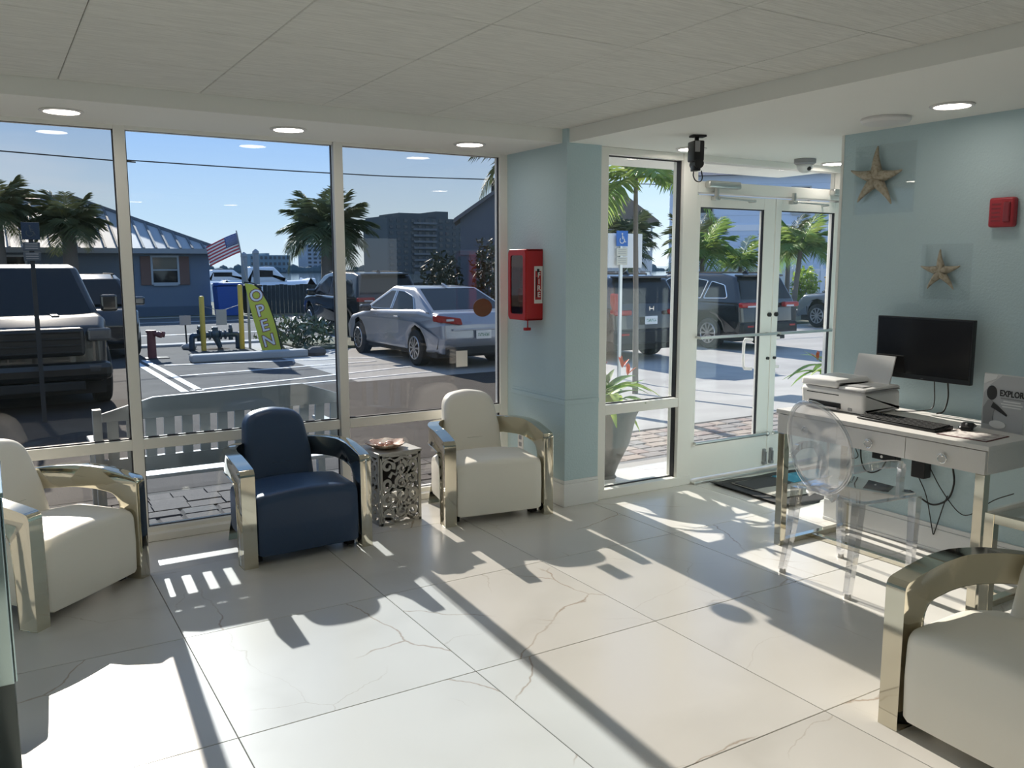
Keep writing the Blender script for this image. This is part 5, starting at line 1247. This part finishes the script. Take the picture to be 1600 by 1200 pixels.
access_sign('blue and white accessible parking sign with a wheelchair symbol, in the side light', 8.80, 11.0, zlot(11), 2.10, .72, ((-.24, .05, 1.93-.12), (.46, .07, 2.36)))
access_sign('dark backlit parking sign on a thin post in front of the pickup truck', .485, 11.45, zlot(11.45), 2.05, .58, None, mat('backlit_blue', (.015, .035, .07), .7), mat('backlit_grey', (.09, .10, .11), .8), mat('backlit_post', (.03, .03, .032), .7))  # backlit sign: its shade is mixed into the plate and post colours
tag(new_obj('power_line', tube(bmesh.new(), curve([(-30, 23, 5.1), (.52, 24, 4.24), (3.3, 24, 4.195), (8.68, 24, 4.16), (14.2, 24, 4.25), (40, 25, 5.0)], 40), .016, 5), M_BLACKM), 'dark overhead power line crossing the sky above the road', 'cable')

# ================================================================ FAR BUILDINGS
def far_block(name, label, x0, x1, y, z1, depth, mt, rows, cols, crown=(), wd=.55, hh=.5, zb=-.9, balcony=False):
    t = thing(name, label, 'building', ((x0+x1)/2, y, zb)); W_ = x1-x0; H_ = z1-zb
    new_obj('wall', BX((-W_/2, 0, 0), (W_/2, depth, H_)), mt, t)
    wm = BX((-.5, -.5, -.5), (.5, .5, .5)); me = bpy.data.meshes.new('window'); wm.to_mesh(me); wm.free(); me.materials.append(mat('far_window', (.06, .08, .10), .2))
    cw = W_/cols; rh = H_/rows
    for i in range(cols):
        for j in range(rows):
            inst('window', me, t, (-W_/2 + (i+.5)*cw, -.02*W_/cols, (j+.55)*rh), (0, 0, 0), (cw*wd, .12*cw, rh*hh))
    for (a, b, h) in crown: new_obj('roof_block', BX((-W_/2 + W_*a, depth*.1, H_), (-W_/2 + W_*b, depth*.9, H_+h)), mt, t)
    if balcony:
        for j in range(rows): new_obj('balcony', BX((-W_*.18, -W_*.03, j*rh), (W_*.12, .02, j*rh + rh*.34)), mat('pale_balcony', (.2, .215, .23), .8), t)
    return t
M_TOW = mat('condo_wall', (.12, .14, .15), .9)
far_block('condo_tower', 'dark stepped condominium tower in the right window, beyond the road', 107.5, 134.5, 250, 16.4, 20, M_TOW, 9, 11, ((.18, .55, 1.6), (.66, .82, 2.4), (.0, .1, .5)), .5, .5, balcony=True)
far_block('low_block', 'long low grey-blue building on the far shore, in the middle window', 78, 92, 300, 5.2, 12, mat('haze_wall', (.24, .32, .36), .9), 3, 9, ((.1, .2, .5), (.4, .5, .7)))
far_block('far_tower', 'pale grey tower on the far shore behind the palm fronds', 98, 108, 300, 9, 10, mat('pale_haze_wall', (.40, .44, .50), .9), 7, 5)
shore = bmesh.new()
rnd = random.Random(3)
for k in range(150):
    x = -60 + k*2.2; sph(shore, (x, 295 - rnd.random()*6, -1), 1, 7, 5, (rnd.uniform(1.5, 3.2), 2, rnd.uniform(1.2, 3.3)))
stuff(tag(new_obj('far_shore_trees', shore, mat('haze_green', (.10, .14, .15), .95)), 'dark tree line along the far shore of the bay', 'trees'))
# pale blue house on the right
M_PBLUE = mat('pale_blue_siding', (.58, .68, .82), .8); M_BAND = mat('white_band', (.80, .83, .87), .7); M_DROOF = mat('grey_shingle', (.16, .16, .18), .9)
t = thing('pale_blue_house', 'large pale blue house with a white band behind the palms on the right', 'house', (33.4, 30, ZL), math.radians(-45))
new_obj('wall', BX((-5.0, 0, 0), (7.5, 10, 6.25)), M_PBLUE, t)
new_obj('band', BX((-5.03, -.05, 3.55), (7.53, .05, 3.85)), M_BAND, t)
new_obj('base_band', BX((-5.03, -.05, 0), (7.53, .04, 1.55)), mat('dark_blue_band', (.09, .15, .24), .8), t)
for z in (.35, 2.3, 2.8, 3.3, 4.3, 4.8, 5.3, 5.8): new_obj('siding_board', BX((-5.02, -.02, z), (7.52, .0, z+.46), .01, 1), M_PBLUE, t)
for x0, x1, z0, z1 in ((-3.6, -2.9, 4.45, 5.1), (.9, 1.7, 4.4, 5.6), (4.3, 5.1, 4.4, 5.6), (4.0, 4.7, 2.2, 3.2)): hwin(x0, x1, z0, z1, t)
bm = bmesh.new(); A = [bm.verts.new(p) for p in ((-5.5, -.5, 6.25), (8, -.5, 6.25), (8, 10.5, 6.25), (-5.5, 10.5, 6.25))]; B = [bm.verts.new(p) for p in ((-1.5, 5, 8.6), (3.4, 5, 8.6))]
for q in ((A[0], A[1], B[1], B[0]), (A[1], A[2], B[1]), (A[2], A[3], B[0], B[1]), (A[3], A[0], B[0]), (A[3], A[2], A[1], A[0])): bm.faces.new(q)
bmesh.ops.recalc_face_normals(bm, faces=bm.faces[:]); new_obj('roof', bm, M_DROOF, t)
t = thing('balcony_house', 'white house with a small gable and balcony at the left of the side light', 'house', (21.8, 27.5, ZL)); t.scale = (.828, .4, .828)
M_CREAM = mat('pale_lilac_wall', (.50, .50, .56), .8)
new_obj('wall', BX((-1.9, 0, 0), (1.75, 6, 4.3)), M_CREAM, t)
new_obj('balcony', BX((-2.0, -.9, 1.95), (1.8, -.02, 2.95), .02), M_BAND, t)
for k in range(6): new_obj('balcony_post', BX((-1.95 + k*.73, -.88, 0), (-1.87 + k*.73, -.80, 4.25)), M_BAND, t)
for x0 in (-1.4, -.3, .8): hwin(x0, x0+.5, 3.1, 4.0, t)
new_obj('roof', pillow([(-2.3, 4.25), (2.1, 4.25), (2.1, 4.4), (-.1, 5.6), (-2.3, 4.4)], -1.1, 6.4, 0, 'y'), mat('brown_shingle', (.22, .18, .15), .9), t)
t = thing('gabled_house', 'dark grey-blue gabled house filling the right edge of the right window', 'house', (21.9, 35.4, ZL), math.radians(-29))
M_DGREY = mat('slate_siding', (.13, .15, .19), .85)
new_obj('wall', pillow([(-2.7, 0), (2.7, 0), (2.7, 4.05), (0.6, 5.95), (.0, 5.95), (-2.7, 4.05)], 0, 3.2, 0, 'y'), M_DGREY, t)
new_obj('roof', pillow([(-3.0, 3.86), (.1, 6.02), (.5, 6.02), (3.0, 3.86), (3.0, 4.06), (.5, 6.2), (.1, 6.2), (-3.0, 4.06)], -.3, 3.5, 0, 'y'), M_DROOF, t)
new_obj('band', BX((-2.72, -.04, 2.35), (2.72, .02, 2.6)), mat('slate_band', (.20, .22, .26), .8), t)
hwin(-.35, .05, 3.4, 4.6, t); hwin(-1.7, -1.2, 1.2, 2.0, t)
new_obj('vent_pipe', lathe([(.09, 5.0), (.09, 6.1), (.15, 6.12), (.15, 6.28), (.08, 6.32), (.01, 6.36)], 12), M_BLACKM, t).location = (-1.13, .3, -.35)
M_WF = mat('white_vinyl', (.74, .77, .82), .5)
t = thing('white_fence', 'white vinyl panel fence behind the slim palm on the right', 'fence', (25.0, 24.2, ZL))
for k in range(34): new_obj('board', BX((k*.2+.004, -.012, .05), (k*.2+.196, .012, 1.62)), M_WF, t)
for k in range(5): new_obj('post', BX((k*1.66-.06, -.06, 0), (k*1.66+.06, .06, 1.86), .01), M_WF, t)
new_obj('top_rail', BX((0, -.03, 1.6), (6.7, .03, 1.70)), M_WF, t)
t = thing('yellow_bin', 'ochre box standing before the white fence at the far right', 'box', (27.75, 21.6, ZL)); new_obj('case', BX((-.36, -.3, 0), (.36, .3, 1.35), .03), mat('ochre_box', (.42, .28, .08), .7), t); new_obj('lid', BX((-.38, -.32, 1.352), (.38, .32, 1.42), .02), MATS['ochre_box'], t)
